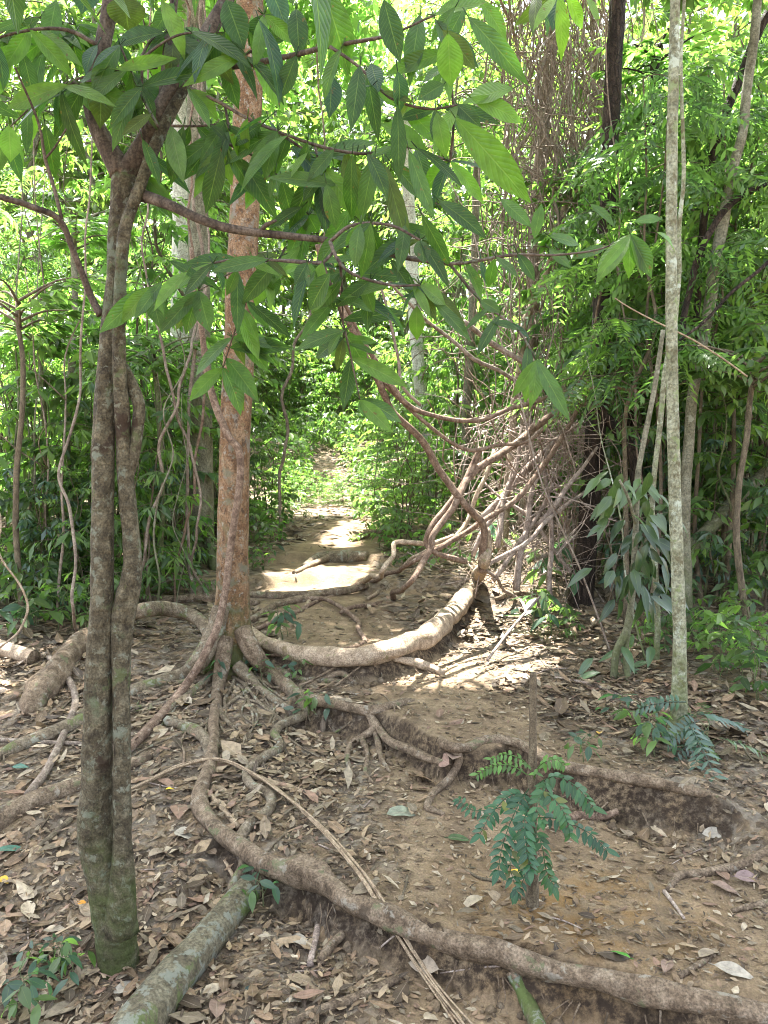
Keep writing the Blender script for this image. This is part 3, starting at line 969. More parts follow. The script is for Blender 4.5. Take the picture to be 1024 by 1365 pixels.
# crumbled fragments, trodden into the path as well
litter_batch(lit, 52000, (1.0, 6.0), (.25, .62), (.010, .045), lambda x, y: .55 + .45 * (1 - path_mask(x, y)), lift=.005, tilt=.22, segs=2, profs=('frag', 'ell', 'frag'), torn=.22)
litter_batch(lit, 4500, (1.0, 7.0), (.25, .62), (.02, .06), lambda x, y: path_mask(x, y) * .8, lift=.005, tilt=.12, segs=3, profs=('ell', 'frag', 'near'), torn=.15)
lo = lit.obj('leaf_litter', M['litter'])
tag(lo, None, None, None, 'stuff')

# dry fibrous strip
strip = MB()
for k in range(5):
    o = rng.uniform(-3.5, 3.5)
    spec = [(150, 1068 + o, 1.0), (195, 1050 + o * .8, 1.3), (240, 1031 + o * .9, 1.5), (292, 1023 + o * .7, 1.5), (340, 1045 + o * .7, 1.5), (378, 1072 + o * .7, 1.5), (432 + o * .6, 1122, 1.5), (480 + o * .9, 1178, 1.6), (520 + o * 1.3, 1238, 1.7), (565 + o * 1.8, 1305, 1.8), (622 + o * 3, 1378, 1.7)]
    P, R = wpts(spec, None, 0)
    t = np.linspace(0, 1, len(P))
    P[:, 2] += .012 + .03 * np.sin(PI * t) + rng.uniform(0, .012)
    tube(strip, P, R, 5, 5, .15, 12, k * 3.0, wob=.006)
for k in range(3):
    o = rng.uniform(-5, 5)
    P, R = wpts([(320, 1036, 2), (370, 1052 + o, 2.2), (410, 1064 + o, 2), (440, 1072 + o, 1)], None, 2)
    tube(strip, P, R, 5, 4, .1, 12, k * 3.0)
# fine roots hanging out of the soil banks
hair = MB()
for crv, w, zt, dz in ((C1, W1, 0.0, .12), (C2, W2, .165, .13), (C3, W3, .285, .10)):
    for k in range(26):
        x = rng.uniform(w[0], min(w[1], crv[0][-1]))
        y = float(np.interp(x, *crv)) - .005
        z = gz(x, y + .05)
        q = [np.array([x, y + .02, z - .01])]
        for j in range(3):
            q.append(q[-1] + np.array([rng.normal(0, .02), -.018, -dz * rng.uniform(.15, .4)]))
        tube(hair, q, np.array([.0026, .002, .0016, .0008]) * rng.uniform(.6, 1.5), 4, 3)
hr = hair.obj('hair_roots', M['root'], red.location, red)
hr['kind'] = 'stuff'
# clods fallen from the banks
cl_ = MB()
for crv, w in ((C1, W1), (C2, W2), (C3, W3)):
    for k in range(170):
        x = rng.uniform(w[0], min(w[1], crv[0][-1]))
        y = float(np.interp(x, *crv)) - abs(rng.normal(.02, .07)) - .01
        r = .004 + .016 * rng.random() ** 3
        c = np.array([x, y, gz(x, y) + r * .3])
        d = rng.normal(0, 1, 3) * np.array([1, 1, .5])
        d = unit(d) * r
        tube(cl_, [c - d, c - d * .3, c + d * .5, c + d], [r * .5, r, r * .9, r * .4], 7, 2, .5, 40, k * 1.1, col=(.5, 0, rng.random() * .6))
tag(cl_.obj('soil_clods', M['ground']), None, None, None, 'stuff')

tag(strip.obj('dry_palm_strip', M['straw'], G(150, 1068)), 'long straw-coloured fibrous strip draped over the roots down to the bottom edge', 'palm strip')

# ------------------------------------------------------------------ thick pale liana and the twisting ones
L1 = thing_tube('thick_liana', [(330, 846, 9), (352, 864, 10.5), (385, 875, 11), (430, 881, 12), (480, 882, 12.5), (528, 872, 13.5), (570, 854, 14), (600, 828, 13), (620, 800, 11), (635, 776, 9.5), (645, 752, 8, 5.9), (650, 730, 6.5, 5.88), (648, 706, 5.5, 5.82)], 'liana_pale',
                'thick pale sunlit liana curving along the edge of the path bank', 'liana', ns=20, rough=.26, freq=6, lift=.55, res=7)
LG = 'lianas twisting above the path'
for spec, lab, mt, rg in (
    ([(430, 330, 5, 4.6), (440, 372, 5.5, 4.7), (455, 405, 6, 4.8), (478, 455, 6.5, 4.9), (500, 498, 6.5, 5.1), (530, 548, 6.5, 5.3), (570, 602, 7, 5.5), (608, 655, 7, 5.6), (630, 682, 7, 5.7), (643, 705, 7, 5.8), (645, 735, 7.5, 5.85), (648, 758, 8, 5.9)],
     'long straight red-brown liana running from the leafy branch down to the thick pale one', 'liana', .12),
    ([(432, 320, 4, 4.65), (447, 372, 4.5, 4.75), (470, 430, 5, 4.95), (492, 472, 5, 5.1), (520, 515, 5.5, 5.2), (548, 542, 5, 5.3), (590, 559, 4.5, 5.5), (640, 559, 4.5, 5.6), (690, 546, 4.5, 5.8), (735, 528, 4, 6.0), (800, 512, 3.5, 6.2), (870, 520, 3, 6.4), (930, 500, 2.5, 6.5)],
     'liana sagging in a wide loop to the right above the crossing stems', 'liana', .12),
    ([(500, 500, 4, 5.15), (525, 522, 4, 5.25), (560, 556, 3.8, 5.35), (600, 586, 3.8, 5.45), (640, 598, 3.8, 5.5), (690, 590, 3.5, 5.7), (730, 570, 3, 5.9), (765, 530, 2.8, 6.0), (790, 470, 2.5, 6.1), (800, 380, 2.2, 6.2)],
     'thinner liana sagging just under the wide loop', 'liana', .1),
    ([(880, 455, 4, 7.1), (815, 503, 5.5, 6.7), (760, 540, 6, 6.4), (720, 564, 7.5, 6.2), (690, 588, 7.5, 6.0), (652, 614, 7, 5.8), (624, 642, 7, 5.7), (605, 668, 6.5, 5.6), (588, 692, 6.5, 5.55), (574, 716, 6, 5.5), (572, 732, 6, 5.5), (560, 752, 6, 5.45), (543, 778, 5.5, 5.35), (520, 797, 5.5), (492, 808, 5), (452, 822, 4)],
     'stout dark liana slanting from the upper right down across the straight one', 'liana', .12),
    ([(640, 596, 6, 5.75), (628, 622, 6.5, 5.75), (616, 648, 6.5, 5.7), (592, 680, 6, 5.65), (577, 706, 5.5, 5.6), (571, 725, 5, 5.6), (583, 739, 5, 5.6), (604, 746, 6, 5.7), (622, 748, 5, 5.8)],
     'red-brown liana hooking back to the right beside the crossing', 'liana', .14),
    ([(812, 330, 3, 7.2), (800, 440, 3.6, 6.9), (780, 520, 4, 6.5), (745, 585, 5, 6.3), (700, 650, 5.5, 6.1), (665, 678, 5.5, 6.0), (630, 702, 5.5, 5.9), (600, 716, 5.5, 5.8), (575, 735, 5, 5.7), (548, 752, 4.5, 5.6), (500, 775, 4.5), (460, 790, 4.5), (415, 806, 4), (365, 832, 4.5), (334, 848, 4.5)],
     'long pale brown liana running from the tangle down the path to the red trunk', 'liana', .1),
    ([(602, 712, 5, 5.9), (570, 721, 5, 5.8), (540, 722, 5, 5.75), (521, 724, 5, 5.7), (525, 742, 5, 5.6), (510, 762, 5, 5.5), (480, 778, 5.5), (440, 790, 6), (412, 795, 6), (408, 812, 4)],
     'bare liana bent in a sharp elbow over the path', 'liana_pale', .12),
    ([(405, 800, 4.5), (440, 808, 4.5), (468, 826, 5), (482, 848, 5), (474, 863, 4.5), (440, 869, 4.5), (390, 872, 4), (360, 872, 3)],
     'liana lying in an open loop on the path beside the thick pale one', 'liana', .1),
    ([(655, 600, 4, 6.2), (640, 650, 4.5, 6.1), (628, 690, 4.5, 6.1), (600, 715, 5, 6.0), (560, 740, 4.5, 5.9), (530, 764, 4.5), (505, 790, 4), (490, 800, 3)],
     'yellowish liana behind the crossing stems', 'liana_pale', .1),
    ([(505, 385, 2.5, 5.2), (520, 440, 3, 5.3), (530, 480, 3, 5.35), (540, 515, 3, 5.4), (562, 540, 3, 5.5)], 'thin grey liana dropping from the leaves onto the wide loop', 'vine_grey', .1),
    ([(470, 300, 2.5, 5), (560, 420, 3, 5.5), (625, 470, 4, 5.8), (690, 515, 4, 6.2), (710, 545, 3, 6.3)], 'thin brown liana slanting down right towards the tangle', 'vine_grey', .1),
    ([(620, 430, 5, 5.8), (665, 460, 5.5, 6.0), (700, 483, 5.5, 6.1), (745, 515, 5, 6.3), (800, 550, 5, 6.6), (850, 585, 5, 6.9)], 'grey leaning liana crossing in front of the dark trunk', 'vine_grey', .1),
    ([(640, 760, 5, 5.95), (700, 722, 4.5, 6.0), (738, 690, 4, 6.2), (790, 650, 3, 6.6)], 'pinkish bare branch rising right from the end of the thick pale liana', 'deadwood', .1),
    ([(645, 760, 3.5, 5.9), (690, 800, 3), (730, 860, 2.5)], 'thin sunlit vine trailing from the thick pale liana into the litter', 'deadwood', .1),
):
    spec = [(q[0], q[1], q[2] * .68) + tuple(q[3:]) for q in spec]
    thing_tube('liana', spec, mt, lab, 'liana', LG, rough=rg, freq=9, lift=.8, ns=10, res=8, wob=.035)
DVU = G(372, 722)[1]
for spec, lab, mt in (
    ([(250, 808, 5, 6.4), (251, 700, 4, 6.4), (253, 600, 4, 6.4), (256, 480, 4.5, 6.4), (266, 380, 4.5, 6.4), (265, 260, 4, 6.4), (260, 140, 4, 6.4), (268, 0, 4, 6.4), (272, -200, 4, 6.4)], 'thin dark vine hanging just left of the red trunk', 'vine_grey'),
    ([(236, 805, 3, 6.2), (246, 740, 3, 6.2), (253, 660, 3.5, 6.2), (262, 560, 3.5, 6.2), (262, 470, 3, 6.2), (258, 330, 3, 6.2), (252, 180, 3, 6.2), (246, -50, 3, 6.2)], 'second thin vine twined beside the dark one left of the red trunk', 'liana'),
    ([(186, 800, 3.5), (190, 745, 3.5, 5.8), (204, 660, 3.8, 5.8), (222, 590, 3.8, 5.8), (236, 540, 3.6, 5.8), (240, 515, 3.6, 5.8), (258, 465, 3.3, 5.9), (268, 420, 3, 6), (274, 300, 2.6, 6), (270, 120, 2.4, 6), (280, -120, 2, 6)], 'pale crooked vine slanting up towards the red trunk', 'vine_grey'),
    ([(266, 800, 3), (264, 720, 3, 5.95), (262, 640, 3, 5.9), (250, 580, 3.5, 5.9), (238, 530, 3.5, 5.8), (226, 480, 3.5, 5.8), (215, 445, 3, 5.8), (198, 400, 2.5, 5.8), (192, 280, 2.3, 5.8), (200, 100, 2, 5.8), (205, -100, 1.8, 5.8)], 'dark vine crossing the pale crooked one in an X', 'vine_grey'),
    ([(-14, 560, 1.2, 4.2), (-4, 630, 1.8, 4.1), (12, 690, 2.6, 4.1), (9, 740, 2.4, 4.1), (21, 785, 2.8, 4.1), (33, 815, 3, 4.1), (28, 850, 3, 4.1), (8, 872, 2.8, 4.1), (-8, 885, 2.5)], 'pale crooked vine hanging at the left edge', 'liana_pale'),
    ([(128, 180, 2, 5.3), (118, 360, 2.6, 5.3), (110, 470, 3, 5.3), (104, 560, 3.4, 5.2), (82, 625, 3.6, 5.1), (92, 690, 4, 5), (97, 760, 4, 4.9), (98, 810, 4, 4.8), (112, 845, 3.5)], 'grey vine curling down left of the double trunk', 'vine_grey'),
    ([(372, 722, 4), (376, 640, 4, DVU), (378, 600, 4, DVU), (386, 500, 3.6, DVU), (405, 440, 3, DVU), (420, 380, 2.5, DVU), (432, 250, 2.2, DVU), (428, 60, 2, DVU)], 'thin upright vine between the red trunk and the path', 'vine_grey'),
):
    spec = [(q[0] + rng.normal(0, 3), q[1], q[2] * .55) + tuple(q[3:]) for q in spec]
    thing_tube('hanging_vine', spec, mt, lab, 'vine', 'vines hanging on the left side', rough=.14, freq=9, ns=8, res=9, wob=.06)

# ------------------------------------------------------------------ foliage colours (albedo)
GRN, YEL, DKG, BLU = np.array((.108, .168, .066)), np.array((.125, .185, .06)), np.array((.064, .108, .050)), np.array((.06, .110, .080))

# ------------------------------------------------------------------ the near double-trunked tree with the big leaves
nb = G(152, 1296)
DN = nb[1] + .03
near = empty('double_trunk_tree', nb, 'near mossy tree with two joined trunks and big ribbed leaves overhead', 'tree')
part_tube('trunk', [(161, 1325, 34.8, DN), (158, 1292, 28.7, DN), (152, 1235, 27.8, DN), (143, 1180, 26.1, DN), (131, 1130, 24.4, DN), (126, 1090, 24.4, DN), (129, 1045, 20.9, DN), (131, 960, 19.1, DN), (133, 900, 17.4, DN), (136, 780, 14.8, DN), (137, 650, 14.4, DN), (140, 540, 13.9, DN), (145, 470, 13.1, DN),
                    (154, 380, 12.6, DN), (160, 300, 13.9, DN), (165, 245, 15.7, DN), (168, 222, 12.2, DN)], 'near_bark', near, ns=30, res=8, rough=.10, freq=10)
part_tube('second_trunk', [(161, 1240, 23.8, DN - .03), (163, 1180, 17.9, DN - .04), (164, 1130, 12.9, DN - .04), (163, 1050, 11.4, DN - .03), (163, 960, 11.9, DN - .02), (162, 880, 12.4, DN), (166, 815, 15.4, DN), (175, 772, 13.9, DN), (177, 740, 11.9, DN), (170, 660, 10.9, DN), (166, 600, 10.4, DN),
                           (162, 540, 9.5, DN - .02), (159, 470, 8.9, DN - .04), (160, 390, 8, DN - .05), (166, 310, 7.4, DN - .06), (184, 255, 7.4, DN - .05), (205, 200, 7.4, DN - .03), (228, 150, 7, DN - .02), (258, 95, 5.9, DN), (285, 40, 4.9, DN), (305, -40, 4, DN)], 'near_bark', near, ns=18, res=8, rough=.13, freq=12)
part_tube('branch', [(168, 650, 6, DN), (178, 610, 8, DN), (183, 570, 8, DN), (185, 540, 8, DN), (176, 515, 8.5, DN), (163, 488, 7, DN)], 'near_bark', near, rough=.14)
part_tube('branch', [(162, 232, 15, DN), (146, 200, 12.5, DN), (128, 165, 11, DN), (122, 130, 10.5, DN), (130, 90, 10, DN), (141, 40, 9.5, DN), (150, -20, 9, DN), (160, -120, 7, DN), (175, -260, 4, DN)], 'near_limb', near, ns=14, rough=.1)
part_tube('branch', [(164, 235, 15, DN), (182, 210, 13, DN), (204, 172, 13, DN), (224, 130, 12, DN), (252, 85, 11, DN), (275, 48, 10, DN), (300, 5, 9, DN), (330, -60, 8, DN), (370, -160, 5, DN)], 'near_limb', near, ns=14, rough=.1)
part_tube('branch', [(212, 170, 5, DN), (219, 110, 5.5, DN), (224, 60, 6, DN), (232, 0, 5.5, DN), (236, -80, 4, DN)], 'near_limb', near, rough=.1)
BC = [(180, 258, 9, DN), (200, 264, 7.5, DN - .04), (230, 275, 6.8, DN - .08), (262, 290, 6.2, DN - .1), (300, 303, 5.8, DN - .12), (345, 310, 5.2, DN - .14), (400, 316, 4.8, DN - .16), (445, 322, 4, DN - .2), (520, 340, 3.4, DN - .25), (600, 352, 2.8, DN - .3)]
part_tube('branch', BC, 'near_limb', near, ns=12, rough=.1)
part_tube('branch', [(345, 310, 3, DN - .14), (356, 299, 3.4, DN - .16), (368, 294, 1.8, DN - .18)], 'near_limb', near, ns=6, lift=0)
part_tube('branch', [(240, 98, 5, DN), (290, 90, 4.5, DN - .05), (340, 84, 4, DN - .1), (390, 74, 3.4, DN - .2), (440, 62, 3, DN - .3), (520, 48, 2, DN - .4)], 'near_limb', near, rough=.1)
part_tube('branch', [(-40, 245, 4, DN - .3), (0, 262, 4, DN - .2), (45, 276, 4, DN - .15), (80, 294, 4.2, DN - .1), (100, 340, 4, DN - .05), (120, 392, 4.4, DN), (134, 420, 5, DN)], 'near_limb', near, rough=.1)
part_tube('branch', [(82, 292, 2.6, DN - .1), (72, 250, 2.4, DN - .12), (60, 210, 2.2, DN - .15), (50, 160, 1.8, DN - .2), (20, 90, 1.4, DN - .3)], 'near_limb', near, ns=6)
part_tube('branch', [(60, 212, 1.6, DN - .15), (74, 195, 1.4, DN - .17), (88, 172, 1, DN - .2)], 'near_limb', near, ns=6)

TWIGS = [
    [(130, 60, 3), (90, 40, 2.6), (40, 40, 2.2), (-20, 55, 1.6)], [(125, 120, 3), (100, 110, 2.5), (80, 118, 2)], [(210, 90, 2), (170, 92, 2), (140, 93, 1.4)], [(212, 170, 2), (190, 130, 1.8), (160, 60, 1.5)],
    [(250, 116, 2.5), (290, 135, 2.2), (330, 158, 2), (370, 175, 2), (430, 196, 2.2), (490, 205, 2), (540, 195, 1.8), (600, 215, 1.4)], [(300, 165, 1.4), (262, 168, 1.6), (228, 168, 2)],
    [(252, 105, 2.4), (300, 85, 2), (345, 60, 1.8), (352, 20, 1.6)], [(440, 62, 2.2), (480, 90, 2), (520, 130, 2), (570, 145, 1.8), (610, 140, 1.4)],
    [(440, 322, 2.6), (470, 300, 2.4), (520, 300, 2), (560, 320, 1.6)], [(520, 340, 2.4), (600, 352, 2.2), (680, 340, 2), (740, 340, 1.6), (800, 332, 1.2), (840, 312, .9)],
    [(440, 322, 2.6), (450, 345, 2.6), (470, 365, 2.2), (520, 380, 1.8), (560, 380, 1.4)], [(445, 335, 2), (430, 350, 2), (410, 350, 1.5)],
    [(600, 352, 2), (640, 400, 1.8), (690, 440, 1.6), (715, 480, 1.2)], [(380, 330, 1.6), (372, 345, 1.6), (355, 360, 1)], [(520, 48, 1.8), (580, 20, 1.6), (640, 0, 1.4), (745, -15, 1.2)],
    [(600, 215, 1.6), (605, 160, 1.8), (600, 100, 1.6), (590, 40, 1.4)], [(300, 140, 1.8), (305, 175, 1.6), (300, 195, 1.2)], [(420, 196, 1.8), (425, 215, 1.6), (432, 232, 1.2)]]
tw = MB()
TWP = []
for i, t in enumerate(TWIGS):
    dd = [DN - .1 - .02 * k - (.25 if t[0][0] > 420 else 0) for k in range(len(t))]
    P, R = wpts([(a, b, r, d) for (a, b, r), d in zip(t, dd)])
    TWP.append(tube(tw, P, R, 6, 4, .05, 20, i))
for k in range(19):
    src = TWP[rng.integers(0, len(TWIGS))]
    p = src[rng.integers(len(src) // 3, len(src))]
    px, py, _ = project(p)
    if px > 540:
        continue
    a = rng.uniform(0, 2 * PI)
    if px > 520 and rng.random() < .5:
        a = rng.uniform(PI * .6, PI * 1.4)
    d = np.array([math.cos(a), rng.uniform(-.2, 1.1), math.sin(a) * .6 - .1]) * rng.uniform(.25, .5)
    TWP.append(tube(tw, [p, p + d * .5 + np.array([0, 0, .04]), p + d], [.0045, .0035, .0015], 5, 6, .05, 20, k + 40))
twigs = tw.obj('twigs', M['near_limb'], nb, near)
# leaves: (base px, tip px, width px, tone)  b = back-lit bright, g = green, d = dark, u = bluish gloss, o = olive
big = {'b': MB(), 'd': MB()}
TONE = {'b': (.095, .175, .025), 'B': (.13, .21, .032), 'g': (.058, .115, .026), 'd': (.034, .070, .022), 'u': (.030, .066, .042), 'o': (.062, .082, .026)}  # back-lit glow and bluish sky sheen are painted into these leaf colours
# depth depends on the leaf; normals face up and a little to the viewer


def hang(x0, y0, x1, y1, w, tone, depth=None, tiltn=None):
    D = depth if depth else DN - .12 - (.28 if x0 > 420 else 0) + rng.uniform(-.12, .12)
    a = at(x0, y0, D)
    b = at(x1, y1, D - rng.uniform(-.06, .08))
    d = b - a
    L = np.linalg.norm(d)
    view = unit(CAM - a)
    n = view * (1.0 if tone != 'u' else .55) + np.array([0, -.1, .55 if tone != 'u' else 1.1]) + rng.normal(0, .22, 3)
    W = w / FPX * D * (.88 if len(str(depth)) < 5 else 1)
    col = np.array(TONE[tone]) * rng.uniform(.85, 1.15)
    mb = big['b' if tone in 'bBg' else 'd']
    leaves(mb, a, d, n, [L], [W], col, 9, rng.uniform(.1, .35), rng.uniform(.1, .4), 'near', wave=.02)
    tube(mb, [a - unit(d) * .018 + np.array([0, 0, .008]), a], [.0016, .0014], 5, 2, col=col * .8)


A = [(82, 125, -5, 160, 30, 'u'), (12, 168, 15, 215, 30, 'b'), (30, 70, 47, 130, 24, 'd'), (82, 120, 102, 220, 23, 'd'), (135, 102, 135, 165, 38, 'o'), (285, 185, 220, 230, 25, 'g'), (287, 188, 245, 232, 28, 'd'), (295, 200, 275, 285, 30, 'd'),
     (300, 190, 302, 245, 20, 'B'), (320, 210, 372, 290, 28, 'd'), (360, 155, 308, 175, 30, 'u'), (350, 165, 305, 190, 28, 'd'), (358, 158, 382, 207, 20, 'u'), (390, 195, 450, 255, 26, 'u'), (345, 25, 395, 120, 30, 'u'), (302, 0, 325, 60, 40, 'd'),
     (165, -5, 172, 38, 55, 'o'), (120, -20, 108, 12, 40, 'u'), (350, -30, 390, 25, 40, 'u'), (395, 12, 400, 65, 30, 'd'), (430, -20, 470, 95, 46, 'g'), (441, 100, 445, 145, 30, 'u'), (495, 115, 455, 130, 25, 'u'), (495, 85, 505, 118, 24, 'u'),
     (420, 225, 386, 308, 28, 'd'), (435, 245, 450, 305, 25, 'g'), (400, 328, 360, 370, 22, 'b'), (448, 358, 395, 345, 25, 'u'), (440, 364, 408, 415, 32, 'd'), (215, 0, 250, 65, 26, 'B'), (255, 120, 290, 155, 26, 'b'), (250, 118, 285, 160, 22, 'g'),
     (60, 165, 75, 240, 26, 'd'), (60, 60, 30, 150, 26, 'g'), (10, 60, -20, 140, 34, 'b'), (165, 118, 200, 165, 22, 'u'), (90, 30, 110, 100, 22, 'd'), (130, 60, 105, 90, 30, 'u'), (75, 0, 62, 60, 28, 'g'), (40, 35, 10, 90, 26, 'b'),
     (607, 157, 713, 268, 46, 'b', 1.75), (684, 118, 616, 127, 40, 'b', 1.7), (628, 130, 706, 158, 28, 'b', 1.7), (624, 22, 700, 100, 30, 'g', 1.75), (597, 45, 602, 116, 40, 'b', 1.75), (592, 112, 558, 130, 27, 'g'), (582, 150, 595, 206, 25, 'b'),
     (556, 197, 626, 238, 18, 'd'), (745, -8, 757, 76, 23, 'B', 1.6), (742, -5, 712, 30, 16, 'B', 1.6), (755, -8, 784, 40, 20, 'B', 1.6), (780, -8, 804, 26, 14, 'B', 1.6), (512, 218, 546, 335, 26, 'o'), (520, 215, 572, 265, 25, 'g'), (585, 268, 648, 306, 26, 'd'),
     (587, 280, 612, 300, 14, 'u'), (668, 265, 708, 300, 20, 'g'), (712, 318, 722, 270, 18, 'g'), (786, 272, 825, 296, 15, 'g'), (733, 315, 778, 323, 18, 'g'), (876, 310, 908, 328, 15, 'b'), (846, 296, 884, 285, 17, 'g'), (732, 332, 758, 350, 15, 'g'),
     (530, 140, 533, 240, 24, 'd'), (512, 0, 532, 80, 34, 'd'), (562, 285, 602, 360, 22, 'd'), (512, 378, 580, 380, 24, 'u'), (530, 400, 555, 385, 20, 'u'), (556, 408, 554, 455, 24, 'b'), (512, 405, 548, 450, 22, 'u'), (576, 400, 634, 450, 22, 'g'),
     (718, 478, 720, 525, 23, 'g'), (530, 95, 540, 150, 30, 'u'), (500, 205, 480, 290, 26, 'g'), (470, 205, 462, 300, 24, 'd'), (545, 200, 575, 290, 24, 'g'), (480, 300, 470, 350, 24, 'g'), (540, 300, 535, 350, 22, 'g'), (520, 345, 560, 400, 22, 'd'),
     (620, 350, 650, 400, 20, 'g'), (660, 345, 650, 385, 18, 'g'), (690, 338, 715, 372, 18, 'd'), (560, 20, 545, 100, 30, 'g'), (580, 25, 620, 90, 26, 'g'), (640, 0, 680, 50, 26, 'b'), (480, 88, 470, 165, 28, 'd'), (600, 150, 640, 195, 24, 'g'),
     (455, 65, 420, 130, 26, 'g'), (370, 176, 350, 235, 24, 'g'), (410, 190, 400, 245, 22, 'd'), (330, 158, 322, 205, 20, 'b'), (490, 205, 520, 255, 24, 'd'), (395, 74, 372, 130, 26, 'd'), (640, 400, 668, 415, 18, 'g'), (690, 440, 660, 425, 16, 'd'),
     (352, 20, 330, 60, 26, 'd'), (232, 5, 205, 40, 24, 'g'), (480, 365, 500, 420, 20, 'g'), (430, 350, 420, 390, 20, 'b'), (60, 40, 95, 65, 22, 'd'), (-10, 52, 20, 110, 26, 'u')]
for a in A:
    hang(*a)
# more leaves along the twigs, hanging in layers
for P in TWP:
    Lp = np.linalg.norm(np.diff(P, axis=0), axis=1).sum()
    for k in range(int(6 + Lp * 17)):
        p = P[int(len(P) * (.3 + .69 * rng.random()))]
        if rng.random() < .1:
            continue
        px, py, _ = project(p)
        if px > 600 and rng.random() < .6:
            continue
        a = rng.normal(PI / 2, 1.0)
        L = rng.uniform(32, 98)
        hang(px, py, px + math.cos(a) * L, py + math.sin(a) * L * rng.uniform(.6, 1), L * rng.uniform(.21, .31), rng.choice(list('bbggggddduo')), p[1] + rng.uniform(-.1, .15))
    for k in range(2):
        p = P[-1 - k]
        px, py, _ = project(p)
        hang(px, py, px + rng.uniform(-50, 50), py + rng.uniform(20, 70), rng.uniform(18, 28), rng.choice(list('bgdu')), p[1])
# upper crown, above the frame
for k in range(150):
    p = at(rng.uniform(-250, 420), rng.uniform(-420, -30), DN + rng.uniform(-.9, .9))
    d = np.array([rng.normal(0, .7), rng.normal(0, .7), -rng.uniform(.2, 1)])
    leaves(big['d'], p, d, [rng.normal(0, .3), rng.normal(0, .3), 1], [rng.uniform(.14, .24)], [rng.uniform(.05, .08)], TONE['d'], 5, .2, .25, 'lance')
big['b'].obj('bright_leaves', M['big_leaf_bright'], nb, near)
big['d'].obj('dark_leaves', M['big_leaf'], nb, near)

